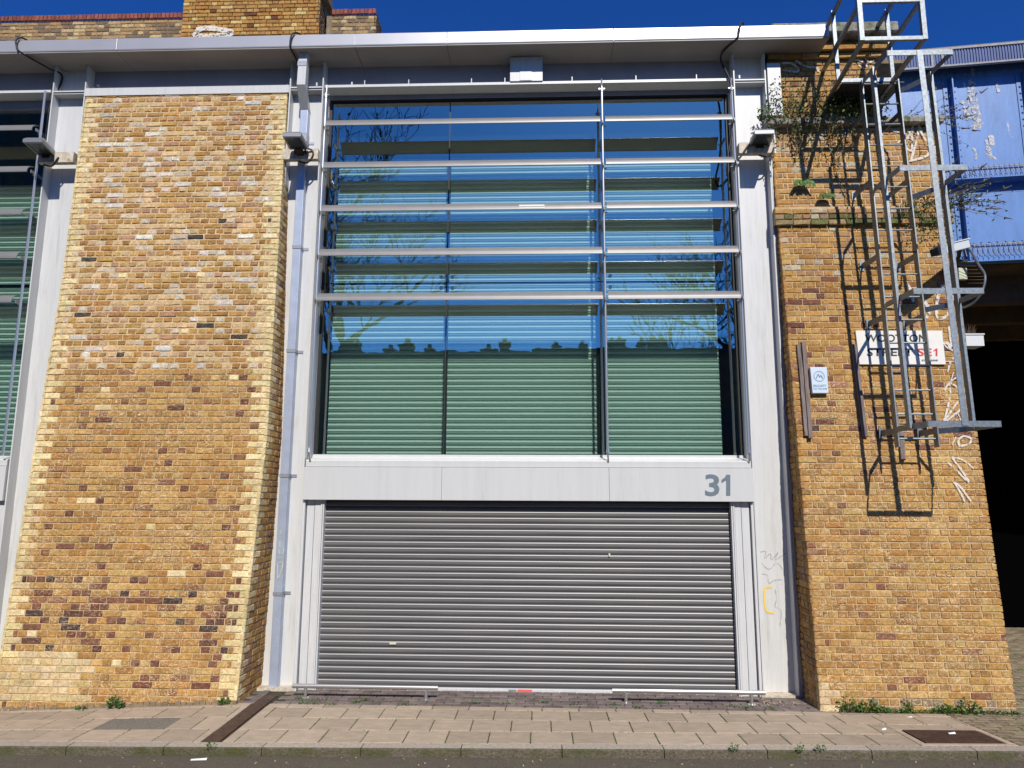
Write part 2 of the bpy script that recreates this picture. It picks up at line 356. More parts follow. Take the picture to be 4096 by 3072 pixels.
while x < 12:
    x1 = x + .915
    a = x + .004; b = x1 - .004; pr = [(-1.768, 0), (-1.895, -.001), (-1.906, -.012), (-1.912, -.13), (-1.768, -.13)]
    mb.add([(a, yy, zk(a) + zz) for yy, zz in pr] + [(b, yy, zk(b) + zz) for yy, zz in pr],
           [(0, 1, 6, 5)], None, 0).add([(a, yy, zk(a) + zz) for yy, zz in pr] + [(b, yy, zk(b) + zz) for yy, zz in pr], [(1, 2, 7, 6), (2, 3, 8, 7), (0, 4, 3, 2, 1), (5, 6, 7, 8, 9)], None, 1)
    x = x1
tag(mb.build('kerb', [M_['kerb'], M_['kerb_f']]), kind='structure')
mb = MB(); slab(mb, -4.452, -3.72, -1.40, -1.022, dz=-.003)
tag(mb.build('asphalt_patch', M_['tar']), kind='structure')
# drainage channel cover
mb = MB(); n = 8
for k in range(n):
    y0 = -.22 - k * (1.545 / n); y1 = y0 - 1.545 / n + .004
    mb.add([(DX0, y0, zg(-3.1, y0) + .003), (DX0, y1, zg(-3.1, y1) + .003), (DX1, y1, zg(-3.1, y1) + .003), (DX1, y0, zg(-3.1, y0) + .003),
            (DX0, y0, -.09), (DX0, y1, -.09), (DX1, y1, -.09), (DX1, y0, -.09)], [(0, 1, 2, 3), (0, 4, 5, 1), (1, 5, 6, 2), (2, 6, 7, 3), (3, 7, 4, 0)])
    for s_ in (-1, 1): mb.tube([(-3.08 + s_ * .045, y0 - .03, zg(-3.1, y0)), (-3.08 + s_ * .045, y0 - .03, zg(-3.1, y0) + .007)], .008, 8)
tag(mb.build('drain_cover', M_['rust']), 'long brown iron drain cover crossing the pavement from downpipe to kerb', 'drain cover')
# inspection cover
rt_ = empty('inspection_cover', (3.9, -1.46, zg(3.9, -1.46)), 'rusty brown rectangular metal cover with raised tread in the pavement near the right pier', 'manhole cover')
mb = MB()
c = [(3.545, -1.685), (4.245, -1.685), (4.245, -1.235), (3.545, -1.235)]
mb.add([(a, b, zg(a, b) + .002) for a, b in c] + [(a, b, zg(a, b) - .03) for a, b in c], [(0, 1, 2, 3), (0, 4, 5, 1), (1, 5, 6, 2), (2, 6, 7, 3), (3, 7, 4, 0)])
for i in range(34):
    for j in range(20):
        x = 3.565 + i * .02; y = -1.665 + j * .0215
        if (i + j) % 2: mb.bar((x - .006, y - .006, zg(x, y) + .003), (x + .006, y + .006, zg(x, y) + .003), .004, .004)
        else: mb.bar((x - .006, y + .006, zg(x, y) + .003), (x + .006, y - .006, zg(x, y) + .003), .004, .004)
part(mb, 'plate', M_['rust'], rt_)

# ------------------------------------------------------------------ brickwork
OCH = [(.42, .222, .058), (.46, .26, .07), (.38, .19, .048), (.43, .23, .065), (.49, .30, .10), (.34, .17, .048), (.40, .225, .08), (.45, .25, .075)]
YEL = [(.74, .59, .31), (.70, .54, .27), (.78, .64, .36), (.68, .55, .27)]
PUR = [(.15, .055, .036), (.19, .075, .045), (.11, .045, .036), (.065, .04, .038), (.24, .105, .05)]
PALE = [(.62, .47, .25), (.57, .44, .22), (.64, .50, .29), (.58, .40, .17)]
def jit(c, a=.12):
    k = random.uniform(1 - a, 1 + a); return tuple(min(1, x * k * random.uniform(.96, 1.04)) for x in c)
def one_brick(mb, O, A, U, N, a0, a1, z0, z1, col, eff, rough):
    """brick on face frame: O + A*a + U*z, N outwards."""
    if a1 - a0 < .012: return
    b = .004 + .006 * rough; j = .003 + .005 * rough; d = random.uniform(-.002, .003) - .004 * rough * random.random()
    vs = []
    for dep, ins in ((-.035, 0), (-b, 0), (0, b)):
        jj = 0 if dep == -.035 else j
        for (a, z) in ((a0 + ins, z0 + ins), ((a0 + a1) / 2, z0 + ins), (a1 - ins, z0 + ins), (a1 - ins, z1 - ins), ((a0 + a1) / 2, z1 - ins), (a0 + ins, z1 - ins)):
            vs.append(O + A * (a + random.uniform(-jj, jj) * .6) + U * (z + random.uniform(-jj, jj) * .5) + N * (dep + d + random.uniform(-jj, jj) * .5))
    fs = [(12, 13, 16, 17), (13, 14, 15, 16)]
    for k in (0, 6): fs += [(k + q, k + (q + 1) % 6, k + (q + 1) % 6 + 6, k + q + 6) for q in range(6)]
    mb.add(vs, fs, (*col, eff * (.55 if sum(col) < .4 else 1)))
def brick_face(mb, O, A, U, N, a0f, a1f, z0, z1, colf, course=.075, j=.010, seed=0, first=0, rough=None, flip=False, skip=None, eff=None, closers=True, quoin=False):
    rnd = random.Random(seed); n = int(round((z1 - z0) / course))
    for k in range(n):
        zz = z0 + k * course; zt = zz + course - j; a0 = a0f(zz); a1 = a1f(zz); head = (k + first) % 2
        L_ = .1125 if head else .225; x = a0; i = 0; edges = [a0]
        if head and closers: x += .1125; edges.append(x); x += .056; edges.append(x)
        qr = (.165 if head else .225) if quoin else 0
        while x < a1 - .06 - qr:
            x += L_ * (1 + rnd.uniform(-.05, .05)); edges.append(min(x, a1 - qr))
        if quoin: edges += ([a1 - .105, a1] if head else [a1])
        if edges[-1] < a1 - .001: edges.append(a1)
        if len(edges) > 2 and edges[-1] - edges[-2] < .05: edges.pop(-2)
        edges = [e for q_, e in enumerate(edges) if q_ == 0 or e - edges[q_ - 1] > .012]
        m_ = len(edges) - 1
        for i in range(m_):
            e0, e1 = edges[i], edges[i + 1]
            if skip and skip((e0 + e1) / 2, zz + .03): continue
            q = 'L' if i == 0 else ('R' if i == m_ - 1 else '')
            c = colf((e0 + e1) / 2, zz + .03, q, head)
            rg = rough(zz) if rough else .2
            ef = eff((e0 + e1) / 2, zz) if eff else .8
            one_brick(mb, O, A, U, N, e0 + j / 2 * (0 if q == 'L' else 1), e1 - j / 2 * (0 if q == 'R' else 1), zz, zt, c, ef, rg)
V = Vector
def pick(l): return jit(random.choice(l))
# --- left pier
BY = .6 / 7.66
def leftY(z): return -.6 + BY * z
UL = V((0, BY, 1)).normalized(); NL = V((0, -1, BY)).normalized()
def xl0(z): return -6.10 - .09 * max(0, (z - 5)) / 2.6
def xl1(z): return -3.335 + (.078 * min(z, 3) / 3 if z < 3 else .078 - .135 * (z - 3) / 4.6)
s_ = math.sqrt(1 + BY * BY)
def col_left(a, z, q, head):
    if q == 'L': return pick(YEL) if z > .55 else pick(PALE)
    if q == 'R': return pick(YEL)
    if z < .62 and z > .07 and a < -5.08 and not (z > .55 and a > -5.2): return pick(PALE)
    if .62 < z < 1.42:
        den = .50 if .80 < z < 1.25 else .28
        if (a < -4.9 or a > -3.95) and z < 1.1: den += .12
        if random.random() < .85 * den * (.75 if -4.9 < a < -4.2 else 1): return pick(PUR)
    if z > 3.9:
        r = random.random()
        if r < .035 + .02 * (z > 6): return jit((.66, .61, .53))
        if r < .052: return jit((.05, .045, .04))
        if r < .30: return jit((.60, .42, .22))
        if r < .42: return jit((.40, .22, .12))
        if r < .52: return jit((.55, .47, .36))
    elif random.random() < (.09 if z > 1.5 else .12): return pick(PUR[0:2] + [(.25, .11, .055)])
    if random.random() < .02: return pick(YEL)
    return pick(OCH)
pier = empty('brick_pier', (-4.75, 0, 0), 'battered yellow stock brick pier with pale quoins between the two glazed bays', 'brick pier')
mb = MB()
brick_face(mb, V((0, -.6 - .09 * BY, -.09)), V((1, 0, 0)), UL, NL, xl0, xl1, -.06, 7.80, col_left, seed=1,
           rough=lambda z: .3 if z < 3.9 else 1.0, eff=lambda a, z: (1.0 if z < 3.9 else .55), quoin=True)
part(mb, 'brickwork', M_['brick'], pier)
# returns of the left pier
mb = MB(); mbl = MB()
for k in range(int(7.7 / .075)):
    z = k * .075 - .09; y0 = leftY(z + .04); x = xl1(z); head = k % 2 == 0
    y = y0 + (.1025 if not head else .215); c0 = pick(YEL)
    one_brick(mb, V((x, 0, 0)), V((0, 1, 0)), V((0, 0, 1)), V((1, 0, 0)), y0 - .003, min(y, .14) - .008, z, z + .065, c0, .3, .3)
    while y < .14:
        y1 = min(y + (.225 if not head else .1125), .14); one_brick(mb, V((x, 0, 0)), V((0, 1, 0)), V((0, 0, 1)), V((1, 0, 0)), y, y1 - .01, z, z + .065, pick(OCH + [(.3, .16, .09)]), .4, .5); y = y1
    x0 = xl0(z); one_brick(mbl, V((x0, 0, 0)), V((0, -1, 0)), V((0, 0, 1)), V((-1, 0, 0)), -.14, -y0 + .003, z, z + .065, pick(YEL), .3, .3)
part(mb, 'side_brickwork', M_['brick'], pier); part(mbl, 'side_brickwork', M_['brick'], pier)
mb = MB(); rg = []
for z in (-.35, 3.0, 5.0, 7.66): rg.append([(xl0(z) + .014, leftY(z) + .010, z), (xl1(z) - .012, leftY(z) + .010, z), (xl1(z) - .012, .3, z), (xl0(z) + .014, .3, z)])
mb.add([p for r2 in rg for p in r2], [(k * 4 + q, k * 4 + (q + 1) % 4, k * 4 + (q + 1) % 4 + 4, k * 4 + q + 4) for k in range(3) for q in range(4)] + [(12, 13, 14, 15)])
part(mb, 'mortar', M_['mortar'], pier)
mb = MB(); # rough cement footing
for k in range(40):
    a = -6.1 + k * .0695; z = zb(a) + random.uniform(.012, .05); mb.bar((a, -.585, zb(a) + .0), (a + .06, -.585, zb(a) + .0), .05, z * 0 + random.uniform(.05, .11))
part(mb, 'footing', M_['mortar_d'], pier)
mb = MB(); p0 = atY(715, 2370, -.47); mb.box(p0[0], p0[0] + .17, -.505, -.49, p0[2] - .17, p0[2] + .02, b=.004)
for k in (0, 1): mb.tube([(p0[0] + .07 + .035 * k, -.50, p0[2] - .11), (p0[0] + .07 + .035 * k, -.515, p0[2] - .11)], .012, 8)
# --- right pier
def rightY(z): return -.51 + BY * z
def col_right(a, z, q, head):
    if q == 'L' and z < .32: return pick(PALE)
    r = random.random()
    if z > 3.0 and z < 3.2 and r < .4: return pick(PUR)
    if 3.6 < z < 4.9 and r < .13: return pick(PUR[0:2] + [(.34, .17, .10)])
    if z > 5.0 and r < .35: return jit((.36, .20, .09))
    if z > 5.0 and r < .42: return jit((.45, .38, .26))
    if r < .045: return pick([(.22, .09, .05), (.27, .12, .06)])
    if 5.70 < z < 5.86: return jit((.12, .125, .045), .3) if r < .7 else jit((.30, .22, .11))
    if z < .15 and r < .5: return jit((.26, .19, .12))
    return pick(OCH)
rp = empty('brick_pier', (4.1, 0, 0), 'tall battered brick pier of the railway viaduct carrying the ladder and street sign', 'brick pier')
mb = MB()
XR0 = lambda z: 3.035 + .004 * math.sin(z * 9); XR1 = lambda z: 5.11 + .02 * min(z, 5) / 5
brick_face(mb, V((0, -.51, -.01)), V((1, 0, 0)), UL, NL, XR0, XR1, 0, 5.70, col_right, seed=3, rough=lambda z: .25, eff=lambda a, z: .95 if z < 3.6 else .35)
brick_face(mb, V((0, -.51 - .05, -.01)), V((1, 0, 0)), UL, NL, lambda z: 2.99, lambda z: 5.19, 5.70, 5.925, col_right, seed=4, rough=lambda z: .5, eff=lambda a, z: .2, closers=False)
brick_face(mb, V((0, -.51, -.01)), V((1, 0, 0)), UL, NL, lambda z: 3.035, lambda z: 5.13, 5.925, 7.05, col_right, seed=5, first=1, rough=lambda z: .7, eff=lambda a, z: .3)
part(mb, 'brickwork', M_['brick'], rp)
mb = MB()
for k in range(int(7.0 / .075)):
    z = k * .075 - .01; y0 = rightY(z + .04); head = k % 2 == 0; x = XR0(z); y = y0
    i = 0
    while y < .5:
        y1 = min(y + (.1125 if (head or i == 0) else .225), .5)
        one_brick(mb, V((x, 0, 0)), V((0, -1, 0)), V((0, 0, 1)), V((-1, 0, 0)), -y1 + .008, -y, z, z + .065, pick(OCH + [(.3, .16, .09), (.36, .2, .1)]) if z > .3 or i else pick(PALE), .3, .7); y = y1; i += 1
part(mb, 'side_brickwork', M_['brick'], rp)
mb = MB(); rg = []
for z in (-.2, 7.05): rg.append([(3.05, rightY(z) + .010, z), (5.10, rightY(z) + .010, z), (5.12, 12, z), (3.05, 12, z)])
mb.add([p for r2 in rg for p in r2], [(q, (q + 1) % 4, (q + 1) % 4 + 4, q + 4) for q in range(4)] + [(4, 5, 6, 7)])
mb.box(3.0, 5.18, -.56 + BY * 5.92 + .012, .6, 5.70, 5.915)
part(mb, 'mortar', M_['mortar'], rp)
mb = MB(); x = 2.97
while x < 5.2:
    x1 = min(x + random.uniform(.5, .8), 5.22); mb.box(x + .003, x1 - .003, -.07, 1.1, 7.055 + random.uniform(-.004, .004), 7.15 + random.uniform(-.006, .006), b=.012); x = x1
part(mb, 'ledge', M_['stone'], rp)
# upper stage
def col_up(a, z, q, head):
    r = random.random(); return pick(PUR[:2] + [(.25, .11, .055)]) if r < .08 else (jit((.42, .25, .11)) if r < .35 else pick(OCH))
mb = MB(); X0V = V((1, 0, 0)); ZU = V((0, 0, 1)); NF = V((0, -1, 0))
for (yy, x1_, za, zc, sd_, ef_) in ((.08, 4.49, 7.15, 8.05, 8, .25), (.02, 4.55, 8.05, 8.125, 9, .1), (-.04, 4.60, 8.125, 8.20, 10, .1), (.02, 4.55, 8.20, 8.275, 11, .1)):
    brick_face(mb, V((0, yy, 0)), X0V, ZU, NF, lambda z: 3.06, lambda z: x1_, za, zc, col_up, seed=sd_, rough=lambda z: .4, eff=lambda a, z: ef_)
part(mb, 'upper_brickwork', M_['brick'], rp)
mb = MB().box(3.06, x1_ - .07, .092, 1.1, 7.14, 8.30).box(3.06, 4.54, .032, 1.0, 8.052, 8.122).box(3.06, 4.59, -.028, 1.0, 8.13, 8.195).box(3.06, 4.54, .032, 1.0, 8.202, 8.28)
part(mb, 'upper_core', M_['mortar_d'], rp)
mb = MB().box(3.06, 4.69, -.16, 1.1, 8.285, 8.44, b=.02)
part(mb, 'coping', M_['stone'], rp)

# ------------------------------------------------------------------ shopfront
shop = empty('shopfront', (-.16, 0, 0), 'grey steel and glass shopfront numbered 31 with a closed roller shutter and sun louvres', 'building')
C1 = (-3.37, -2.905); C2 = (2.58, 3.005); C0 = (-6.667, -6.20)
def column(x0, x1, top=7.71, zb0=-.05):
    m_ = MB(); t_ = .016
    m_.box(x0, x0 + t_, 0, .30, zb0, 8.12).box(x1 - t_, x1, 0, .30, zb0, 8.12).box(x0 + t_, x1 - t_, .14, .152, zb0, 8.12)
    m_.box(x0 + t_, x1 - t_, .012, .14, 7.70, 7.715)
    m_.box(x0 + t_, x0 + t_ + .035, .09, .14, zb0, 7.70).box(x1 - t_ - .035, x1 - t_, .09, .14, zb0, 7.70) if False else None
    return m_
for a, b in (C0, C1, C2): part(column(a, b), 'column', M_['paint'], shop)
# eaves beam: web with lower flange, stud pins, cover box
mb = MB()
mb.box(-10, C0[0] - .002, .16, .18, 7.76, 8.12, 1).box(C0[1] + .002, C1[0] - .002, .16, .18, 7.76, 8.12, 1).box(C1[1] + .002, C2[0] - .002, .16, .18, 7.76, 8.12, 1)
mb.box(C1[1] + .02, C2[0] - .02, -.002, .32, 7.722, 7.758).box(-10, C0[0] - .02, -.002, .32, 7.722, 7.758)
mb.box(C0[1] + .002, C1[0] - .002, -.012, .17, 7.655, 7.765)
for a, b in (C0, C1, C2): mb.box(a + .018, b - .018, -.004, .14, 7.722, 7.74)
for x in (-2.35, -1.75, -.9, -.45, .45, 1.3, 2.1): mb.bar((x, .02, 7.755), (x, .02, 7.83), .012, .012, (0, 1, 0))
for x in (-2.52, -3.0, 2.66): mb.bar((x, .01, 7.755), (x, .01, 7.80), .02, .02, (0, 1, 0))
for x in (C0[1] + .05, C1[0] - .07): mb.bar((x, .1, 7.755), (x, .1, 7.85), .012, .012, (0, 1, 0)); mb.tube([(x + .02, .165, 7.90), (x + .02, .14, 7.90)], .02, 8)
part(mb, 'eaves_beam', [M_['paint'], M_['paint_shaded']], shop)
mb = MB().box(-.379, .055, -.02, .158, 7.7585, 8.11).box(-.25, -.09, -.026, -.018, 7.765, 8.03)
mb.tube([(-.17, -.026, 7.96), (-.17, -.03, 7.96)], .014, 8)
part(mb, 'cover_box', M_['paint'], shop)
# head frame above the glass
mb = MB().box(C1[1], C2[0], .20, .34, 7.66, 7.722).box(C1[1] + .05, C2[0] - .05, .215, .24, 7.645, 7.668, 1)
part(mb, 'head_frame', [M_['paint_shaded'], M_['black']], shop)
part(MB().box(-10, C0[0], .20, .34, 7.60, 7.722), 'head_frame', M_['paint_shaded'], shop)
# gutter
mb = MB(); G0 = -.29; prof = [(G0, 8.135), (G0 - .004, 8.15), (G0 - .004, 8.305), (G0 + .02, 8.32), (.25, 8.34), (.25, 8.135)]
seams = [-10, -5.63, -2.42, -1.2, .98, 3.745]
for i in range(len(seams) - 1): mb.prism(prof, seams[i] + .003, seams[i + 1] - .003)
mb.box(-10, 3.74, G0 + .01, .24, 8.14, 8.31)
part(mb, 'gutter', M_['gutter'], shop, bevel=.003)
mb = MB()
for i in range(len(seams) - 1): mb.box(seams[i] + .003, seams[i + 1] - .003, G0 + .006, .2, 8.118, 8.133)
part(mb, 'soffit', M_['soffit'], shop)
# sill, fascia cap, panel with number
mb = MB().prism([(-.012, 2.628), (-.012, 2.70), (.0, 2.712), (.215, 2.765), (.215, 2.628)], -2.885, 2.565)
mb.box(C1[1] + .02, C2[0] - .02, .215, .30, 2.62, 2.792)
part(mb, 'sill', M_['panel'], shop)
mb = MB()
for a, b in ((-2.893, -1.19), (-1.186, .848), (.852, 2.575)): mb.box(a, b, -.035, .05, 2.222, 2.622, b=.004)
pn = part(mb, 'fascia_panel', M_['panel'], shop)
def text(name, s, u0, v0, u1, v1, plane, mt, root, bold=.03, depth=.002, off=.003):
    """text fitted to a world rectangle: plane(u,v) gives (x,z) and back offset."""
    cu = bpy.data.curves.new(name, 'FONT'); cu.body = s; cu.size = 1; cu.offset = bold; cu.extrude = .0; cu.resolution_u = 3
    tmp = bpy.data.objects.new(name, cu); sc.collection.objects.link(tmp); dg = bpy.context.evaluated_depsgraph_get(); dg.update()
    me = bpy.data.meshes.new_from_object(tmp.evaluated_get(dg)); bpy.data.objects.remove(tmp)
    co = np.zeros(len(me.vertices) * 3, dtype=np.float32); me.vertices.foreach_get('co', co); co = co.reshape(-1, 3)
    lo, hi = co.min(0), co.max(0); A0 = np.array(plane(u0, v1)); A1 = np.array(plane(u1, v1)); B0 = np.array(plane(u0, v0)); B1 = np.array(plane(u1, v0))
    sx = (co[:, 0:1] - lo[0]) / (hi[0] - lo[0]); sy = (co[:, 1:2] - lo[1]) / (hi[1] - lo[1])
    pw = (A0 * (1 - sx) + A1 * sx) * (1 - sy) + (B0 * (1 - sx) + B1 * sx) * sy; pw[:, 1] -= off
    me.vertices.foreach_set('co', pw.astype(np.float32).ravel()); me.materials.clear(); me.materials.append(mt); me.update()
    o = bpy.data.objects.new(name, me); link(o); o.parent = root; o.matrix_parent_inverse = Matrix.Translation(-wloc(root)); return o
def one(name, u0, v0, u1, v1, plane, mt, root, off=.003):
    pts = [(.42, 0), (.80, 0), (.80, 1), (.42, 1), (.42, .27), (.0, .40), (.0, .24), (.30, .13)]
    vs = []
    for a, b in pts:
        p = V(plane(u0 + (u1 - u0) * a, v0 + (v1 - v0) * b)); vs.append(p + V((0, -off, 0)))
    return part(MB().add(vs, [(4, 7, 0), (4, 5, 6, 7), (0, 1, 2, 3, 4)]), name, mt, root)
one('number', 2886, 1899, 2930, 1983, lambda u, v: (lambda p: (p[0], -.035, p[2]))(atY(u, v, -.037)), M_['grey_ink'], pn)
text('number', '3', 2820, 1897, 2878, 1985, lambda u, v: (lambda p: (p[0], -.035, p[2]))(atY(u, v, -.037)), M_['grey_ink'], pn, .022)
# jambs
for s, xa in ((1, -2.905), (-1, 2.575)):
    mb = MB(); X = lambda d: xa + s * d
    def bx(a, b, y0, y1, z0, z1): mb.box(min(X(a), X(b)), max(X(a), X(b)), y0, y1, z0, z1)
    bx(.0, .03, .01, .16, -.02, 2.22); bx(.045, .135, .05, .16, -.02, 2.22); bx(.143, .215, .045, .16, -.02, 2.22); bx(.221, .24, .03, .16, -.02, 2.22); bx(.246, .262, .03, .17, -.02, 2.22)
    part(mb, 'jamb', M_['paint'], shop)
# roller shutter
def shutter(x0, x1, z0, z1, y, pitch=.0735, inner=False):
    b_ = MB(); z = z0
    while z < z1 - .01:
        if inner:
            b_.prism([(y + .006, z)] + [(y + .004 - .013 * math.sin(math.pi * q / 6), z + .002 + .040 * q / 6) for q in range(7)] + [(y + .008, z + .044)], x0, x1, 0, open_=True)
            b_.prism([(y + .008, z + .044), (y - .010, z + .045), (y + .002, z + .062), (y + .006, z + .064), (y + .006, z + pitch)], x0, x1, 1, open_=True); z += pitch; continue
        body = [(y + .006, z)] + [(y + .003 - .010 * math.sin(math.pi * q / 8), z + .003 + .051 * q / 8) for q in range(9)] + [(y + .008, z + .0565)]
        b_.prism(body, x0, x1, 0, open_=True)
        b_.prism([(y + .008, z + .0565), (y - .004, z + .0585), (y - .0005, z + .066), (y + .008, z + .068), (y + .006, z + pitch)], x0, x1, 1, open_=True)
        z += pitch
    return b_
rs = part(shutter(-2.648, 2.32, .033, 2.2, .115), 'roller_shutter', [M_['slat'], M_['lip']], shop)
mb = MB().box(-2.64, 2.315, .088, .13, -.022, .031, b=.006); part(mb, 'bottom_bar', M_['paint'], rs)
mb = MB().box(-.256, -.085, .080, .0865, -.012, .026); part(mb, 'tape', M_['tape'], rs)
mb = MB().box(-.36, -.27, .080, .0865, -.002, .024); part(mb, 'lock_plate', M_['zinc_dark'], rs)
mb = MB()
p0 = atY(1571, 2574, .09); mb.box(p0[0] - .04, p0[0] + .04, .093, .096, p0[2] - .012, p0[2] + .014); part(mb, 'sticker', M_['cream'], rs); mb = MB(); p0 = atY(2438, 2220, .09); mb.box(p0[0] - .01, p0[0] + .01, .093, .096, p0[2] - .02, p0[2] + .02)
part(mb, 'sticker', M_['cream'], rs)
mb = MB().box(-2.66, 2.34, .16, .2, -.02, 2.25); part(mb, 'shutter_backing', M_['void'], shop)
# glazing
GY = .25; gx = [-2.835, -1.21, .858, 2.515]; zj = 5.053
win = part(MB().box(C1[1] + .002, -2.875, .19, .30, 2.79, 7.66).box(-2.874, -2.838, .225, .29, 2.79, 7.66, 1).box(2.555, C2[0] - .002, .19, .30, 2.79, 7.66).box(2.518, 2.554, .225, .29, 2.79, 7.66, 1)
           .box(-2.838, 2.518, .27, .30, zj - .012, zj + .012, 1).box(gx[1] - .014, gx[1] + .014, .262, .38, 2.79, 7.66, 1).box(gx[2] - .014, gx[2] + .014, .262, .38, 2.79, 7.66, 1).box(-2.838, 2.518, .24, .3, 7.63, 7.66, 1)
           .box(-2.895, -2.878, .10, .185, 2.72, 7.6).box(2.558, 2.575, .10, .185, 2.72, 7.6), 'window', [M_['paint'], M_['black']], shop)
for i in range(3):
    for z0, z1 in ((2.792, zj - .006), (zj + .006, 7.632)):
        part(MB().box(gx[i] + .006, gx[i + 1] - .006, GY, GY + .002, z0, z1) if False else MB().add([(gx[i] + .007, GY, z0), (gx[i + 1] - .007, GY, z0), (gx[i + 1] - .007, GY, z1), (gx[i] + .007, GY, z1)], [(0, 1, 2, 3)]), 'pane', M_['glass'], win)
mb = MB()
for xx in gx[1:3]:
    for dx in (-.075, .075):
        for dz in (-.075, .075): mb.tube([(xx + dx, .252, zj + dz), (xx + dx, .225, zj + dz)], .024, 10); mb.tube([(xx + dx, .225, zj + dz), (xx + dx, .221, zj + dz)], .011, 8)
part(mb, 'glazing_bolt', [M_['steel']], win)
for a, b in ((-2.80, .765), (.86, 2.37)):
    part(shutter(a, b, 2.78, 6.95, .55, .0735, True), 'inner_shutter', [M_['islat'], M_['ilip']], shop)
mb = MB().box(-2.9, 2.57, 1.2, 1.25, 2.6, 7.7).box(-2.9, 2.57, .3, 1.2, 2.6, 2.63).box(-2.9, 2.57, .3, 1.2, 7.70, 7.73).box(-2.89, -2.87, .3, 1.2, 2.6, 7.7).box(2.55, 2.57, .3, 1.2, 2.6, 7.7)
mb.box(.765, .86, .5, .6, 2.7, 7.7).box(-2.87, 2.55, .42, .70, 6.95, 7.22)
part(mb, 'interior', M_['void'], shop)
# louvres on rods
LZ = [7.082, 6.491, 5.892, 5.296, 4.705]
def louvre(x0, x1, z):
    m_ = MB(); pr = []
    n = 8; th = .006
    for k in range(n + 1):
        t_ = k / n; a = t_ * math.pi / 2 * .95
        pr.append((-.165 + .145 * (1 - math.cos(a)), z + .128 * math.sin(a)))
    inner = [(y + .007, zz - .004) for y, zz in reversed(pr)]
    inner[-1] = (pr[0][0] + .02, z + .001)
    m_.prism(pr + inner, x0, x1); return m_
def arm(x, z, s): # bracket from flange to blade
    return MB().box(x - .006, x + .006, -.14, .12, z - .004, z + .036).bar((x, -.02, z + .006), (x + s * .05, -.02, z + .006), .03, .006)
for z in LZ:
    part(louvre(-2.805, .80, z), 'louvre', M_['louvre'], shop, smooth=False)
    part(louvre(.865, 2.495, z), 'louvre', M_['louvre'], shop, smooth=False)
    for x, s in ((-2.84, 1), (2.53, -1), (.835, 1)): part(arm(x, z, s), 'louvre_arm', M_['louvre'], shop)
for x, z0, z1, r in ((-2.84, 2.70, 7.72, .016), (2.53, 2.70, 7.72, .016), (.835, 2.70, 7.74, .016)):
    mb = MB().tube([(x, -.06, z0 + .10), (x, -.06, z1 - .18)], r, 10).tube([(x, -.06, z1 - .18), (x, -.06, z1 - .13), (x, -.06, z1 - .1)], .024, 10, taper=.012).tube([(x, -.06, z1 - .12), (x, -.06, z1)], .011, 8)
    mb.tube([(x, -.06, z0 + .16), (x, -.06, z0 + .10)], .016, 8, taper=.026).tube([(x, -.06, z0 + .1), (x + .01, -.02, z0)], .012, 8).bar((x - .04, -.06, z1 - .14), (x + .04, -.06, z1 - .14), .012, .012)
    part(mb, 'rod', M_['rod'], shop)
mb = MB().box(-.24, .07, -.187, -.183, 5.905, 5.985) if False else MB().add([(-.25, -.1675, 5.899), (.075, -.1675, 5.899), (.075, -.149, 5.957), (-.25, -.149, 5.957)], [(0, 1, 2, 3)])
part(mb, 'louvre_sticker', M_['cctv'], shop)
# black base plates / drain lip
for a, b in ((C1[0], C1[1] + .01), (C2[0] - .02, C2[1])): part(MB().box(a, b, -.012, .16, -.03, .025), 'base_plate', M_['rustplate'], shop)
mb = MB().box(C2[0] + .02, C2[0] + .17, -.004, -.002, .1, .2) if False else None
# white cover strip right of column with soil pipe behind
mb = MB().box(3.015, 3.09, .02, .12, -.02, 7.20).box(3.022, 3.192, -.02, .10, 7.21, 7.95); part(mb, 'cover_strip', M_['paint'], shop)

# next bay to the left: same kind of front, a unit of its own
shop2 = empty('shopfront', (-8, 0, 0), 'neighbouring grey shopfront bay cut off by the left edge of the photo', 'building')
bx0 = -9.6
part(shutter(bx0, C0[0] - .12, 2.78, 6.6, .55, .0735, True), 'inner_shutter', [M_['islat'], M_['ilip']], shop2)
part(MB().box(bx0, C0[0], 1.2, 1.25, 2.6, 7.7).box(bx0, C0[0], .3, 1.2, 7.61, 7.63).box(bx0 - .02, bx0, 0, 1.2, -.3, 8.1), 'interior', M_['void'], shop2)
win = part(MB().box(C0[0] - .06, C0[0] - .002, .19, .30, 2.79, 7.6).box(bx0, C0[0] - .06, .262, .30, zj - .02, zj + .02, 1), 'window', [M_['paint'], M_['black']], shop2)
for z0, z1 in ((2.792, zj - .006), (zj + .006, 7.6)): part(MB().add([(bx0, GY, z0), (C0[0] - .062, GY, z0), (C0[0] - .062, GY, z1), (bx0, GY, z1)], [(0, 1, 2, 3)]), 'pane', M_['glass'], win)
for z in LZ:
    part(louvre(bx0, C0[0] - .10, z), 'louvre', M_['louvre'], shop2); a_ = arm(C0[0] - .06, z, -1); part(a_, 'louvre_arm', M_['louvre'], shop2)
part(MB().tube([(C0[0] - .05, -.06, 2.75), (C0[0] - .05, -.06, 7.7)], .016, 10), 'rod', M_['rod'], shop2)
part(MB().prism([(-.012, 2.628), (-.012, 2.70), (.0, 2.712), (.215, 2.765), (.215, 2.628)], bx0, C0[0] - .02), 'sill', M_['panel'], shop2)
part(MB().box(bx0, C0[0] - .01, -.035, .05, 2.19, 2.622, b=.004), 'fascia_panel', M_['panel'], shop2)
part(MB().box(C0[0] - .24, C0[0] - .01, .03, .16, -.3, 2.19).box(C0[0] - .2, C0[0] - .18, .01, .16, -.3, 2.19), 'jamb', M_['paint'], shop2)
part(shutter(bx0, C0[0] - .25, -.25, 2.19, .115), 'roller_shutter', [M_['slat'], M_['lip']], shop2)

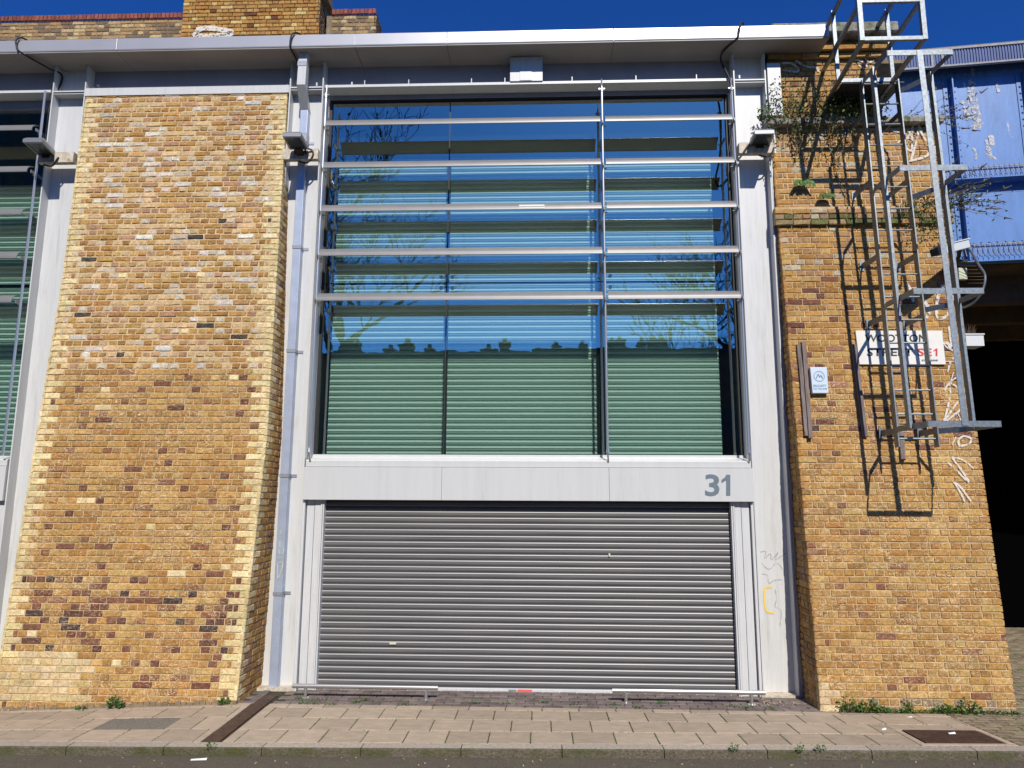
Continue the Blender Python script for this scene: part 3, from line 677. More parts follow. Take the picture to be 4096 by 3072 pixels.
# ------------------------------------------------------------------ downpipe
dp = empty('downpipe', (-3.15, .05, 0), 'square zinc rainwater pipe running down the steel column left of the shutter', 'downpipe')
pw = .052
def sq(path, w0, d0):
    m_ = MB(); rings = []
    for (x, y, z) in path: rings.append([(x - w0, y - d0, z), (x + w0, y - d0, z), (x + w0, y + d0, z), (x - w0, y + d0, z)])
    m_.add([p for r2 in rings for p in r2], [(k * 4 + q, k * 4 + (q + 1) % 4, k * 4 + (q + 1) % 4 + 4, k * 4 + q + 4) for k in range(len(rings) - 1) for q in range(4)] + [(0, 3, 2, 1), tuple(range(4 * len(rings) - 4, 4 * len(rings)))]); return m_
part(sq([(-3.165, .085, -.03), (-3.165, .085, 7.43)], pw, .05), 'pipe', M_['zinc'], dp, bevel=.006)
part(sq([(-3.165, .083, 7.43), (-3.15, -.13, 7.66), (-3.142, -.13, 8.12)], .057, .055), 'offset', M_['paint'], dp, bevel=.004)
for v in (987, 1402, 1902, 2376, 560):
    z = atY(1130, v, .03)[2]
    part(MB().box(-3.224, -3.106, .028, .138, z - .022, z + .022).box(-3.224, -3.04, .132, .139, z - .018, z + .018), 'clip', M_['zinc_dark'], dp)
part(MB().box(-3.222, -3.108, .026, .137, 7.0, 7.09).box(-3.208, -3.09, -.19, -.07, 7.93, 8.0), 'collar', M_['zinc_dark'], dp)

# ------------------------------------------------------------------ floodlights on arm plates
def floodlight(cx, yaw, label, za):
    r = empty('floodlight', (cx, 0, 6.73), label, 'floodlight', 'floodlights on the steel columns')
    return r
def flood(x0, x1, corners, label, off):
    """x0,x1: arm plate; corners: outer-left, outer-right, inner-right, inner-left of the lamp glass at z=6.75"""
    r = empty('floodlight', ((x0 + x1) / 2, 0, 6.73), label, 'floodlight', 'floodlights on the steel columns')
    part(MB().box(x0, x1, -.085, -.004, 6.655, 6.80), 'arm_plate', M_['rustplate'], r)
    c = [V((a, b, 6.75)) for a, b in corners]
    c[2].z -= .0; c[3].z -= 0.0
    ctr = sum(c, V()) / 4
    g_ = [ctr + (p - ctr) * .80 for p in c]
    t_ = [ctr + (p - ctr) * .86 + V((0, .02, .085)) for p in c]
    m_ = MB(); m_.add(c + [p + V((0, 0, .045)) for p in c] + t_, [(0, 1, 5, 4), (1, 2, 6, 5), (2, 3, 7, 6), (3, 0, 4, 7), (4, 5, 9, 8), (5, 6, 10, 9), (6, 7, 11, 10), (7, 4, 8, 11), (8, 9, 10, 11)])
    m_.add(c + g_, [(0, 4, 5, 1), (1, 5, 6, 2), (2, 6, 7, 3), (3, 7, 4, 0)])
    part(m_, 'lamp_body', M_['lampbody'], r)
    part(MB().add([p + V((0, 0, .006)) for p in g_], [(3, 2, 1, 0)]), 'lamp_glass', M_['lampglass'], r)
    mid = (c[2] + c[3]) / 2
    bx_ = (x0 + x1) / 2 + off
    part(MB().bar(mid + V((0, -.02, .01)), (mid.x, -.08, 6.72), .09, .05).bar(mid + V((-.07, .01, .04)), (mid.x - .07, -.05, 6.70), .02, .02).bar(mid + V((.07, .01, .04)), (mid.x + .07, -.05, 6.70), .02, .02), 'bracket', M_['black'], r)
    pts = smooth_path([mid + V((.05, .0, .03)), mid + V((.15, .05, .02)), (mid.x + .17, -.10, 6.70), (mid.x + .10, -.09, 6.60), (mid.x - .02, -.09, 6.62)])
    part(MB().tube(pts, .011, 6), 'lead', M_['black'], r)
    return r
flood(-3.385, -2.905, [(-3.232, -.508), (-2.998, -.501), (-3.015, -.152), (-3.26, -.155)], 'grey floodlight over the brick pier edge, on the column with the downpipe', 0)
flood(-6.70, -6.21, [(-6.636, -.458), (-6.384, -.451), (-6.474, -.06), (-6.692, -.072)], 'grey floodlight turned sideways on the leftmost steel column', 0)
flood(2.585, 3.035, [(2.695, -.4), (2.933, -.405), (2.98, -.072), (2.716, -.059)], 'grey floodlight beside the ivy, on the white column right of the glazing', 0)

# cables looping over the gutter
def cable(name, pts, r, label):
    o = MB().tube(smooth_path(pts, 8), r, 8).build(name, M_['black'], smooth=True); tag(o, label, 'cable'); return o
cable('cable', [(-6.85, .1, 8.33), (-6.93, -.25, 8.35), (-6.99, -.33, 8.30), (-6.98, -.33, 8.2), (-6.93, -.31, 8.12), (-6.72, -.05, 8.05), (-6.62, .1, 8.0), (-6.72, .05, 7.5), (-6.72, .05, 6.9)], .012, 'black cable looped over the gutter above the leftmost column')
cable('cable', [(-3.10, .0, 8.34), (-3.18, -.25, 8.35), (-3.25, -.33, 8.29), (-3.27, -.33, 8.15), (-3.27, -.28, 8.10), (-3.26, -.0, 8.05), (-3.26, .12, 7.8)], .012, 'black cable looped over the gutter beside the downpipe head')
cable('cable', [(2.72, .0, 8.34), (2.66, -.27, 8.35), (2.60, -.335, 8.30), (2.58, -.335, 8.18), (2.55, -.31, 8.11), (2.42, -.02, 8.06), (2.52, -.04, 7.7), (2.535, -.05, 7.3), (2.50, -.06, 6.9), (2.44, -.08, 6.62), (2.48, -.1, 6.52), (2.58, -.1, 6.58), (2.70, -.1, 6.75), (2.78, -.12, 6.78)], .013, 'long black cable over the gutter dropping to the floodlight near the ivy')

# ------------------------------------------------------------------ cycle-style low rails
def low_rail(x0, x1, p1, p2, label):
    r = empty('guard_rail', ((x0 + x1) / 2, -.31, 0), label, 'guard rail', 'low tubular rails before the shutter')
    y = -.31; h = .128
    part(MB().tube([(x0, y, h), (x1, y, h)], .026, 16), 'rail', M_['steel'], r, smooth=False)
    for p in (p1, p2): part(MB().tube([(p, y, -.01), (p, y, h - .01)], .018, 12).tube([(p, y, -.005), (p, y, .004)], .045, 16), 'post', M_['steel'], r)
low_rail(-2.81, -1.145, -2.66, -1.28, 'low stainless rail before the left end of the shutter')
low_rail(.82, 2.51, .97, 2.36, 'low stainless rail before the right end of the shutter')

# ------------------------------------------------------------------ ladder with cage
lad = empty('ladder', (4.25, -.5, 2.84), 'galvanised steel cat ladder with safety cage and roof-access guard frame on the right pier', 'ladder')
def LY(z): return -.6 + (z - 2.84) * .04
for x in (4.03, 4.47):
    part(MB().bar((x, LY(2.84), 2.84), (x, LY(7.42), 7.42), .014, .095, (0, 1, 0)), 'stringer', M_['galv'], lad)
z = 2.935
while z < 7.40:
    part(MB().tube([(4.035, LY(z), z), (4.465, LY(z), z)], .011, 8), 'rung', M_['galv'], lad); z += .278
for z in (3.02, 4.436, 5.85, 7.27):
    y = LY(z); pl = [(4.03, y), (3.94, y - .25), (3.95, y - .5), (3.965, y - .80), (4.69, y - .80), (4.665, y - .40), (4.655, y - .26), (4.47, y)]
    m_ = MB()
    for a, b in zip(pl[:-1], pl[1:]): m_.bar((a[0], a[1], z), (b[0], b[1], z), .008, .062)
    part(m_, 'hoop', M_['galv'], lad)
for (xo, dy) in ((3.936, -.49), (4.665, -.37)):
    part(MB().bar((xo, LY(3.0) + dy, 3.0), (xo, LY(7.27) + dy, 7.28), .030, .075, (0, 1, 0)), 'strap', M_['galv'], lad)
part(MB().bar((4.33, LY(3.0) - .808, 3.0), (4.32, LY(7.27) - .808, 7.29), .062, .008, (0, 1, 0)), 'strap', M_['galv'], lad)
for (u, v) in ((3449, 443), (3474, 721), (3504, 1025), (3529, 1270), (3575, 1727)):
    z = atY(u, v, -.5)[2]
    for x in (4.03, 4.47): m_ = MB(); m_.bar((x, LY(z), z), (x - .02, rightY(z) - .0 if z < 7.05 else .08, z), .01, .07).box(x - .045, x + .005, (rightY(z) if z < 7.05 else .08) - .012, (rightY(z) if z < 7.05 else .08), z - .06, z + .06); part(m_, 'wall_bracket', M_['galv'], lad)
zp = 7.41; m_ = MB(); m_.box(3.76, 4.46, -.43, -.42, zp, zp + .05, 0).box(3.8, 4.56, -.42, .28, zp - .012, zp, 1)
part(m_, 'platform', [M_['galv'], M_['dark']], lad)
yf = -1.272; fr_ = MB(); X0_, X1_ = 3.665, 4.365
for zz in (zp, 7.885, 8.36): fr_.bar((X0_ + .02, yf, zz), (X1_ - .02, yf, zz), .040, .044)
for x in (X0_, X1_): fr_.bar((x, yf, zp - .02), (x, yf, 8.38), .052, .048, (0, 1, 0))
part(fr_, 'guard_frame', M_['galv'], lad)
for x in (X0_ + .02, X1_):
    xs_ = x + (.07 if x < 4 else .06)
    for zz in (zp, 7.885, 8.36): part(MB().bar((x, yf, zz), (xs_ + (.05 if x < 4 else .03), .28 if x > 4 else .28, zz), .04, .045), 'guard_rail', M_['galv'], lad)
    part(MB().bar((xs_ , -.42, zp), (xs_ - .01, -.42, 8.40), .045, .03, (0, 1, 0)), 'post', M_['galv'], lad)
pe = atZ(3214, 318, 7.885)
part(MB().bar((X0_ + .15, .2, 7.885), tuple(pe), .04, .045), 'guard_rail', M_['galv'], lad)
part(MB().bar((pe[0], pe[1], 7.16), (pe[0], pe[1], 7.90), .045, .03, (0, 1, 0)), 'post', M_['galv'], lad)

# ------------------------------------------------------------------ things on the right pier
def wall(u, v, off=0.0):
    d = ray(u, v); k = BY; t_ = (-.51 - off + k * P[2] - P[1]) / (d[1] - k * d[2]); return P + t_ * d
def plate(pts, th, mt, name, root=None, **k):
    f_ = [V(p) for p in pts]; n_ = NL * th
    m_ = MB().add([p + n_ for p in f_] + f_, [(0, 1, 2, 3), (4, 7, 6, 5), (0, 4, 5, 1), (1, 5, 6, 2), (2, 6, 7, 3), (3, 7, 4, 0)])
    return part(m_, name, mt, root, **k) if root else m_.build(name, mt, **k)
sg = empty('street_sign', tuple(wall(3600, 1392)), 'white enamel street name sign behind the ladder reading Wootton Street SE1', 'street sign')
plate([wall(3434, 1460), wall(3778, 1460), wall(3763, 1325), wall(3418, 1325)], .03, M_['white'], 'plate', sg, bevel=.003)
def SP(u, v): return tuple(V(wall(u, v)) + NL * .031)
def SC(x, y): return 3380 + x / 2.886, 1280 + y / 2.886
for s, (a, b, c_, d_), mt, bo in (('WOOTTON', (215, 175, 925, 262), 'ink', .018), ('STREET', (240, 336, 768, 425), 'ink', .018), ('SE', (820, 335, 985, 425), 'red', .022), ('SOUTH BANK', (868, 463, 1060, 485), 'ink', .02)):
    (u0, v0), (u1, v1) = SC(a, b), SC(c_, d_); text('lettering', s, u0, v0, u1, v1, SP, M_[mt], sg, bo, off=.002)
(u0, v0), (u1, v1) = SC(1006, 337), SC(1062, 424); one('lettering', u0, v0, u1, v1, SP, M_['red'], sg, .002)
al = empty('alarm_box', tuple(wall(3270, 1525)), 'pale blue security alarm box on the right pier beside the wooden battens', 'alarm box')
plate([wall(3243, 1577), wall(3307, 1577), wall(3300, 1473), wall(3233, 1473)], .06, M_['pale'], 'casing', al, bevel=.006)
def AP(u, v): return tuple(V(wall(u, v)) + NL * .061)
text('lettering', 'SECURITY', 3245, 1543, 3299, 1552, AP, M_['pale_ink'], al, .03, off=.002)
text('lettering', '020 7326 8785', 3246, 1556, 3301, 1563, AP, M_['pale_ink'], al, .02, off=.002)
ca = V(AP(3269, 1510)); m_ = MB()
def ringpts(r): return [ca + V((r * math.cos(q * math.pi / 16), -.002, 0)) + UL * (r * math.sin(q * math.pi / 16)) for q in range(33)]
a_, b_ = ringpts(.066), ringpts(.056)
for q in range(32): m_.add([a_[q], a_[q + 1], b_[q + 1], b_[q]], [(0, 1, 2, 3)])
for q in ((-.035, -.02, -.01, .03), (-.01, .03, .005, -.01), (.005, -.01, .02, .015), (.02, .015, .04, -.025)):
    m_.bar(ca + V((q[0], -.002, 0)) + UL * q[1], ca + V((q[2], -.002, 0)) + UL * q[3], .002, .012, (0, 1, 0)) if False else m_.tube([ca + V((q[0], -.002, 0)) + UL * q[1], ca + V((q[2], -.002, 0)) + UL * q[3]], .006, 5)
part(m_, 'emblem', M_['pale_ink'], al)
def batten(name, top, bot, w_, th, label, tilt=0):
    a = V(wall(*top)); b = V(wall(*bot)); m_ = MB(); n = 7; vs = []
    for k in range(n + 1):
        p = a.lerp(b, k / n); j = random.uniform(-.003, .003)
        for dx, dn in ((-w_ / 2, th), (w_ / 2, th), (w_ / 2, 0), (-w_ / 2, 0)): vs.append(p + V((dx + j, 0, 0)) + NL * dn)
    m_.add(vs, [(k * 4 + q, k * 4 + (q + 1) % 4, k * 4 + (q + 1) % 4 + 4, k * 4 + q + 4) for k in range(n) for q in range(4)] + [(3, 2, 1, 0), (n * 4, n * 4 + 1, n * 4 + 2, n * 4 + 3)])
    o = m_.build(name, M_['wood'], bevel=.003); return tag(o, label, 'wooden batten', 'weathered battens fixed to the right pier')
batten('wooden_batten', (3192, 1380), (3223, 1745), .045, .035, 'leftmost weathered batten on the right pier')
batten('wooden_batten', (3209, 1372), (3238, 1755), .045, .055, 'longer dark batten lapped against the leftmost batten beside the alarm box')
batten('wooden_batten', (3411, 1380), (3458, 1748), .055, .04, 'weathered batten starting at the street sign left edge')
batten('wooden_batten', (3572, 1610), (3583, 1716), .055, .04, 'short grey batten behind the ladder just above the bottom hoop')
batten('wooden_batten', (3600, 1730), (3608, 1842), .055, .04, 'lowest short batten hanging below the ladder foot')
# cctv
cc = empty('security_camera', (4.98, -.35, 5.2), 'white cctv camera on a bracket at the right pier edge under the blue girder', 'camera')
def c5(x, y, Y): return V(atY(3600 + x / 2.56, 900 + y / 2.56, Y))
A_ = c5(330, 300, -.75); B_ = c5(665, 200, -.45); A_ = c5(400, 268, -.72)
dcam = (B_ - A_).normalized()
part(MB().bar(A_, B_, .115, .10), 'housing', M_['cctv'], cc, bevel=.008)
part(MB().bar(A_ + V((0, 0, .058)) - dcam * .05, B_ + V((0, 0, .058)), .135, .012), 'sun_hood', M_['cctv'], cc)
part(MB().bar(A_ - dcam * .10, A_, .10, .085), 'shroud', M_['black'], cc, bevel=.004)
Bc = c5(600, 330, -.42); part(MB().tube([B_ - dcam * .12 + V((0, 0, -.04)), Bc, (5.02, -.13, 4.98)], .022, 8).bar((5.02, -.19, 4.92), (5.02, -.11, 5.08), .07, .03).bar(c5(590, 370, -.3), c5(680, 370, -.3), .05, .03), 'bracket', M_['black'], cc)
part(MB().bar(c5(630, 445, -.28), c5(638, 560, -.28), .10, .05, (0, 1, 0)), 'junction_box', M_['cream'], cc, bevel=.005)
cb = smooth_path([B_, c5(740, 290, -.45), c5(800, 400, -.45), c5(865, 500, -.45), c5(868, 590, -.45), c5(830, 700, -.42), c5(760, 790, -.35), c5(650, 845, -.25), c5(600, 830, -.15)], 8)
part(MB().tube(cb, .014, 8), 'conduit', M_['galv'], cc)
m_ = MB()
for k in range(14, 34, 3):
    p = cb[k]; m_.tube([p, p + V((-.03, .02, .0)), p + V((-.14 - random.random() * .06, .08, .02))], .006, 5, taper=.001)
part(m_, 'cable_ties', M_['stem'], cc)
# planter tray on the bridge corner
pt = empty('planter', (5.26, -.1, 4.1), 'small white tray with dead twigs on the corner of the right pier', 'planter')
part(MB().box(5.15, 5.36, -.18, .02, 4.09, 4.225).box(5.14, 5.37, -.19, .03, 4.225, 4.24), 'tray', M_['cctv'], pt)
m_ = MB()
for k in range(16):
    x = random.uniform(5.18, 5.34); m_.tube([(x, -.08, 4.24), (x + random.uniform(-.04, .04), -.1, 4.24 + random.uniform(.06, .15))], .003, 4, taper=.001)
part(m_, 'twigs', M_['stem'], pt)

# ------------------------------------------------------------------ graffiti strokes
def strokes(lst, w_, plane, mt, root, name='graffiti'):
    m_ = MB(); kz = 0
    for st in lst:
        pts = smooth_path([V(plane(u, v)) for u, v in st], 5) if len(st) > 2 else [V(plane(u, v)) for u, v in st]
        kz += 1; pts = [p + V((0, -.0006 * kz, 0)) for p in pts]
        L_ = []; R_ = []
        for i, p in enumerate(pts):
            d = (pts[min(i + 1, len(pts) - 1)] - pts[max(i - 1, 0)]); d.normalize(); s = V((d.z, 0, -d.x)).normalized() * w_ / 2 * (.55 if i in (0, len(pts) - 1) else random.uniform(.85, 1.15))
            L_.append(p + s); R_.append(p - s)
        n = len(pts); m_.add(L_ + R_, [(i, i + 1, n + i + 1, n + i) for i in range(n - 1)])
    return part(m_, name, mt, root)
def S1(u, v): return tuple(V(wall(u, v)) + NL * .008)
def C(ox, oy, s): return lambda pts: [(ox + x / s, oy + y / s) for x, y in pts]
c32 = C(3200, 0, 2.37)
strokes([c32(p) for p in ([(870, 1240), (930, 1250), (990, 1240), (1040, 1260), (1010, 1320), (980, 1330), (1000, 1400), (1050, 1430), (1065, 1410)], [(1065, 1200), (1055, 1300), (1060, 1420)], [(1125, 1180), (1110, 1300), (1070, 1450), (1050, 1520)],
    [(1130, 1190), (1150, 1270), (1210, 1370), (1230, 1430), (1180, 1490), (1030, 1530)], [(1275, 1390), (1270, 1470), (1280, 1520)], [(920, 1360), (960, 1330)])], .03, S1, M_['spray'], rp)
c37 = C(3200, 700, 2.37)
strokes([c37(p) for p in ([(1010, 1030), (1040, 1080), (1060, 1150), (1070, 1210)], [(1140, 1130), (1180, 1200), (1220, 1290), (1195, 1360)], [(1400, 1035), (1340, 1060), (1300, 1180), (1290, 1290), (1310, 1360), (1370, 1350), (1420, 1280), (1440, 1180), (1480, 1130)],
    [(1410, 1440), (1425, 1530), (1440, 1630)], [(1350, 1590), (1400, 1600), (1420, 1650)])], .036, S1, M_['spray'], rp)
c34 = C(3450, 1600, 1.966)
strokes([c34(p) for p in ([(680, 0), (660, 90), (630, 180)], [(750, 10), (700, 80), (640, 175)], [(640, 180), (740, 100), (800, 50)], [(740, 90), (770, 160)], [(760, 370), (750, 320), (790, 285), (845, 300), (840, 340), (770, 365)],
    [(870, 540), (800, 480), (710, 450), (720, 480), (780, 560), (835, 645)], [(665, 490), (740, 560), (830, 650)], [(705, 630), (780, 700), (850, 800)], [(710, 635), (760, 720), (800, 800)], [(730, 290), (700, 350)])], .022, S1, M_['spray'], rp)
c31 = C(3100, 1200, 2.073)
strokes([c31(p) for p in ([(1440, 215), (1445, 300), (1460, 380)], [(1400, 370), (1430, 400), (1500, 430)], [(1430, 600), (1450, 520), (1490, 470)], [(1410, 510), (1500, 515)], [(1400, 755), (1440, 690), (1520, 640), (1550, 720)], [(1440, 690), (1450, 780), (1430, 870), (1400, 1000)], [(1440, 680), (1520, 730), (1570, 760)], [(1395, 1010), (1450, 930), (1510, 850)], [(1475, 600), (1450, 690)])], .020, S1, M_['spray'], rp)
def S2(u, v): p = atY(u, v, .07); return (p[0], .070, p[2])
c27 = C(2730, 0, 1.6193)
strokes([c27(p) for p in ([(640, 375), (700, 370), (720, 385)], [(640, 410), (700, 410), (745, 440), (740, 465), (650, 455)], [(745, 360), (800, 385), (870, 370)], [(730, 390), (800, 430), (870, 440), (880, 465)], [(1150, 330), (1180, 325), (1175, 360), (1215, 330), (1235, 355)], [(1110, 390), (1160, 395), (1200, 440)], [(1150, 350), (1210, 400), (1240, 390)], [(1140, 420), (1180, 450)])], .028, S2, M_['spray'], rp)
# tags on the column webs
def S3(u, v): p = atY(u, v, .136); return (p[0], .136, p[2])
c5b = C(2730, 2048, 1.6193)
strokes([c5b(p) for p in ([(580, 485), (540, 490), (530, 520), (535, 600), (550, 645), (595, 655)],)], .026, S3, M_['yellow'], shop)
strokes([c5b(p) for p in ([(500, 260), (540, 255), (530, 300), (570, 270), (575, 310), (620, 260), (600, 310), (670, 265)], [(510, 330), (560, 370), (610, 330), (650, 370)], [(510, 400), (550, 410), (560, 460), (600, 440), (650, 440), (640, 470)], [(600, 500), (610, 560), (600, 610), (640, 640), (630, 740)])], .012, S3, M_['tagf'], shop)
def S4(u, v): p = atY(u, v, .030); return (p[0], .031, p[2])
c6b = C(0, 2048, 1.6193)
strokes([c6b(p) for p in ([(1808, 128), (1822, 122), (1812, 150)], [(1806, 165), (1850, 170)], [(1815, 190), (1812, 220), (1825, 230)], [(1808, 240), (1810, 270), (1835, 265), (1838, 235)], [(1800, 300), (1830, 300)], [(1800, 330), (1830, 330), (1825, 370), (1800, 430), (1800, 330)])], .008, S4, M_['cream'], dp, 'scribble')

# ------------------------------------------------------------------ blue railway bridge
br = empty('railway_bridge', (6.3, 1.0, 5.5), 'blue painted riveted plate girder railway bridge beyond the right pier', 'bridge')
th = R(7); BD = V((math.cos(th), -math.sin(th), 0)); BN = V((-math.sin(th), -math.cos(th), 0)); BO = V((6.3, 1.0, 0))
def bl(s, n, z): return BO + BD * s + BN * n + V((0, 0, z))
def bbox_(m_, s0, s1, n0, n1, z0, z1, mi=0):
    vs = [bl(s, n, z) for z in (z0, z1) for s, n in ((s0, n1), (s1, n1), (s1, n0), (s0, n0))]
    m_.add(vs, [(0, 3, 2, 1), (4, 5, 6, 7), (0, 1, 5, 4), (1, 2, 6, 5), (2, 3, 7, 6), (3, 0, 4, 7)], None, mi)
def bplane(u, v, n=0.0):
    d = ray(u, v); q = BO + BN * n; t_ = (BN.dot(q) - BN.dot(V(P))) / BN.dot(V(d)); p = V(P) + V(d) * t_; return (p - q).dot(BD), p.z
m_ = MB()
bbox_(m_, -2.6, 8, -.1, 0, 6.74, 8.52); bbox_(m_, -2.6, 8, -.1, 0, 5.53, 6.56); bbox_(m_, -2.6, 8, -.3, -.2, 6.5, 6.8)
bbox_(m_, -2.6, 8, 0, .012, 8.33, 8.46); bbox_(m_, -2.6, 8, 0, .012, 6.745, 6.79); bbox_(m_, -2.6, 8, -.1, .10, 6.735, 6.747); bbox_(m_, -2.6, 8, -.3, .10, 5.518, 5.53); bbox_(m_, -2.6, 8, 0, .012, 5.535, 5.60)
part(m_, 'girder', M_['bluep'], br)
st = [bplane(3795, 320)[0], bplane(4087, 290)[0]]; st = [st[0], st[1], st[0] - (st[1] - st[0])]
st.append(st[1] + st[1] - st[0])
for s in st:
    m_ = MB()
    for z0, z1 in ((6.75, 8.33), (5.535, 6.56)): bbox_(m_, s - .008, s + .008, 0, .11, z0, z1); bbox_(m_, s - .095, s - .009, 0, .012, z0, z1 - .001); bbox_(m_, s + .009, s + .095, 0, .012, z0, z1 - .001)
    part(m_, 'stiffener', M_['bluep'], br)
m_ = MB()
def rivet(s, z, n=.012):
    m_.tube([bl(s, n, z), bl(s, n + .010, z), bl(s, n + .016, z)], .017, 6, taper=.009)
s = -2.2
while s < 3.2: rivet(s, 8.40); rivet(s, 5.82, 0); s += .105
for s in st[:2]:
    z = 5.62
    while z < 8.3:
        if not 6.56 < z < 6.8: rivet(s - .055, z); rivet(s + .055, z)
        z += .10
part(m_, 'rivets', M_['bluep'], br)
def SB(u, v): s_b, z_b = bplane(u, v, .004); return tuple(bl(s_b, .004, z_b))
strokes([[(3892, 315), (3895, 370), (3905, 430), (3925, 500)], [(3905, 440), (3915, 490), (3900, 520)], [(3860, 400), (3875, 440), (3885, 480)]], .15, SB, M_['flake'], br, 'peeled_paint')
strokes([[(3855, 330), (3858, 350)], [(3963, 540), (3968, 580), (3955, 620), (3985, 640)], [(3945, 560), (3950, 600)], [(3895, 590), (3905, 640)], [(3985, 330), (3995, 370)], [(3635, 355), (3640, 370)]], .075, SB, M_['flake'], br, 'peeled_paint')
m_ = MB(); s = -1.2
while s < 3.2:
    for za, zb_ in ((5.60, 5.79), (6.79, 6.93)): m_.bar(bl(s, .09, za), bl(s, .03, zb_), .006, .006); m_.bar(bl(s, .09, zb_), bl(s + .06, .03, za), .005, .005)
    s += .066
for z in (5.79, 6.93): m_.bar(bl(-1.2, .03, z), bl(3.2, .03, z), .012, .012)
part(m_, 'bird_netting', M_['bluegrey'], br)
m_ = MB(); bbox_(m_, -2.6, 8, .20, .215, 8.42, 8.66, 0); s = -2.6
bbox_(m_, -2.6, 8, .19, .24, 8.655, 8.685, 1); bbox_(m_, -2.6, 8, .19, .24, 8.395, 8.42, 1); bbox_(m_, -2.6, 8, -.1, .20, 8.53, 8.56, 2); bbox_(m_, -2.6, 8, .0, .22, 8.69, 8.71, 2)
while s < 3.5: bbox_(m_, s, s + .018, .215, .228, 8.42, 8.655, 0); s += .038
for s in (-.62, -.48): bbox_(m_, s, s + .03, .215, .235, 8.42, 8.66, 1)
part(m_, 'parapet', [M_['blued'], M_['bluegrey'], M_['dark']], br)
m_ = MB()
bbox_(m_, -2.4, 12, -13, -.05, 5.50, 5.517)
for k in range(10): bbox_(m_, -2.4, 12, -1.3 * k - .8, -1.3 * k - .6, 5.1, 5.5)
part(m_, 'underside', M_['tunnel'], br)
tag(MB().box(5.2, 16, 4.9, 5.1, -.1, 5.5).build('shade_sheet', M_['bridge_shade']), 'added black sheet standing for the deep shade under the bridge', 'shade_sheet')  # added sheet, black in place of the shaded void
tag(MB().box(15.5, 16, -1, 4.9, -.1, 5.49).build('abutment', M_['tunnel']), 'brick abutment coloured dark for the shade beneath the bridge', 'abutment')

# ------------------------------------------------------------------ viaduct parapet above the gutter
vp = empty('viaduct_parapet', (-6, 3, 8), 'weathered brick viaduct parapet with red coping and raised block above the gutter', 'parapet wall')
def col_vp(a, z, q, head):
    r = random.random()
    if r < .45: return jit((.20, .14, .085))
    if r < .6: return jit((.55, .42, .22))
    return jit((.40, .26, .12))
def col_bl(a, z, q, head):
    r = random.random(); return pick(PUR[:1]) if r < .02 else (jit((.62, .46, .18)) if r < .15 else pick(OCH))
m_ = MB()
brick_face(m_, V((0, 3.0, 0)), X0V, ZU, NF, lambda z: -13, lambda z: -6.47, 9.75, 11.03, col_vp, seed=21, rough=lambda z: .8, eff=lambda a, z: .3)
m_2 = MB().box(-13, -6.4, 3.01, 3.4, 8.0, 11.03)
x = -13
while x < -6.5: one_brick(m_, V((0, 2.97, 0)), X0V, ZU, NF, x, x + .066, 11.035, 11.14, jit((.28, .09, .065), .3), .1, .7); x += .075
brick_face(m_, V((0, 2.65, 0)), X0V, ZU, NF, lambda z: -6.42, lambda z: -3.92, 9.6, 11.25, col_bl, seed=22, rough=lambda z: .5, eff=lambda a, z: .15, skip=lambda a, z: -5.5 < a < -4.55 and 10.18 < z < 10.36 + .04)
m_2.box(-6.40, -3.94, 2.662, 3.4, 8.0, 11.3) if False else m_2.box(-6.40, -3.94, 2.70, 3.4, 8.0, 11.3)
brick_face(m_, V((0, 2.58, 0)), X0V, ZU, NF, lambda z: -6.5, lambda z: -3.84, 11.26, 11.335, col_vp, seed=23, rough=lambda z: .6, eff=lambda a, z: .1)
brick_face(m_, V((0, 2.65, 0)), X0V, ZU, NF, lambda z: -6.42, lambda z: -3.92, 11.335, 12.0, col_bl, seed=24, rough=lambda z: .5, eff=lambda a, z: .15)
m_2.box(-6.49, -3.85, 2.60, 3.4, 11.255, 11.33).box(-6.41, -3.93, 2.66, 3.4, 11.33, 12.0)
brick_face(m_, V((0, 3.0, 0)), X0V, ZU, NF, lambda z: -3.80, lambda z: -2.98, 9.75, 11.03, col_vp, seed=25, rough=lambda z: .8, eff=lambda a, z: .3)
m_2.box(-3.9, -2.99, 3.01, 3.4, 8.0, 11.03)
x = -3.8
while x < -3.0: one_brick(m_, V((0, 2.97, 0)), X0V, ZU, NF, x, x + .066, 11.035, 11.14, jit((.28, .09, .065), .3), .1, .7); x += .075
for k in range(24):
    z = 9.6 + k * .075
    for (xx, ya, yb) in ((-3.92, 2.65, 3.0), (-2.98, 3.0, 3.5)):
        y = ya
        while y < yb - .02: one_brick(m_, V((xx, 0, 0)), V((0, 1, 0)), ZU, V((1, 0, 0)), y, min(y + .105, yb), z, z + .065, jit((.16, .11, .07), .3), 0, .9) if not (xx > -3 and z > 11.05) else None; y += .1125
part(m_, 'brickwork', M_['brick_hi'], vp); part(m_2, 'core', M_['mortar_d'], vp)
part(MB().box(-13, -3.0, 3.38, 3.42, 8.0, 10.9).box(-13, 5.0, .26, 3.38, 8.1, 8.15), 'deck', M_['mortar_d'], vp)
def S5(u, v): p = atY(u, v, 2.63); return tuple(p)
strokes([[(x, y) for x, y in ((792, 125), (782, 140), (840, 145), (910, 138), (925, 128), (880, 118), (820, 112), (785, 122))]], .10, S5, M_['spray'], vp)

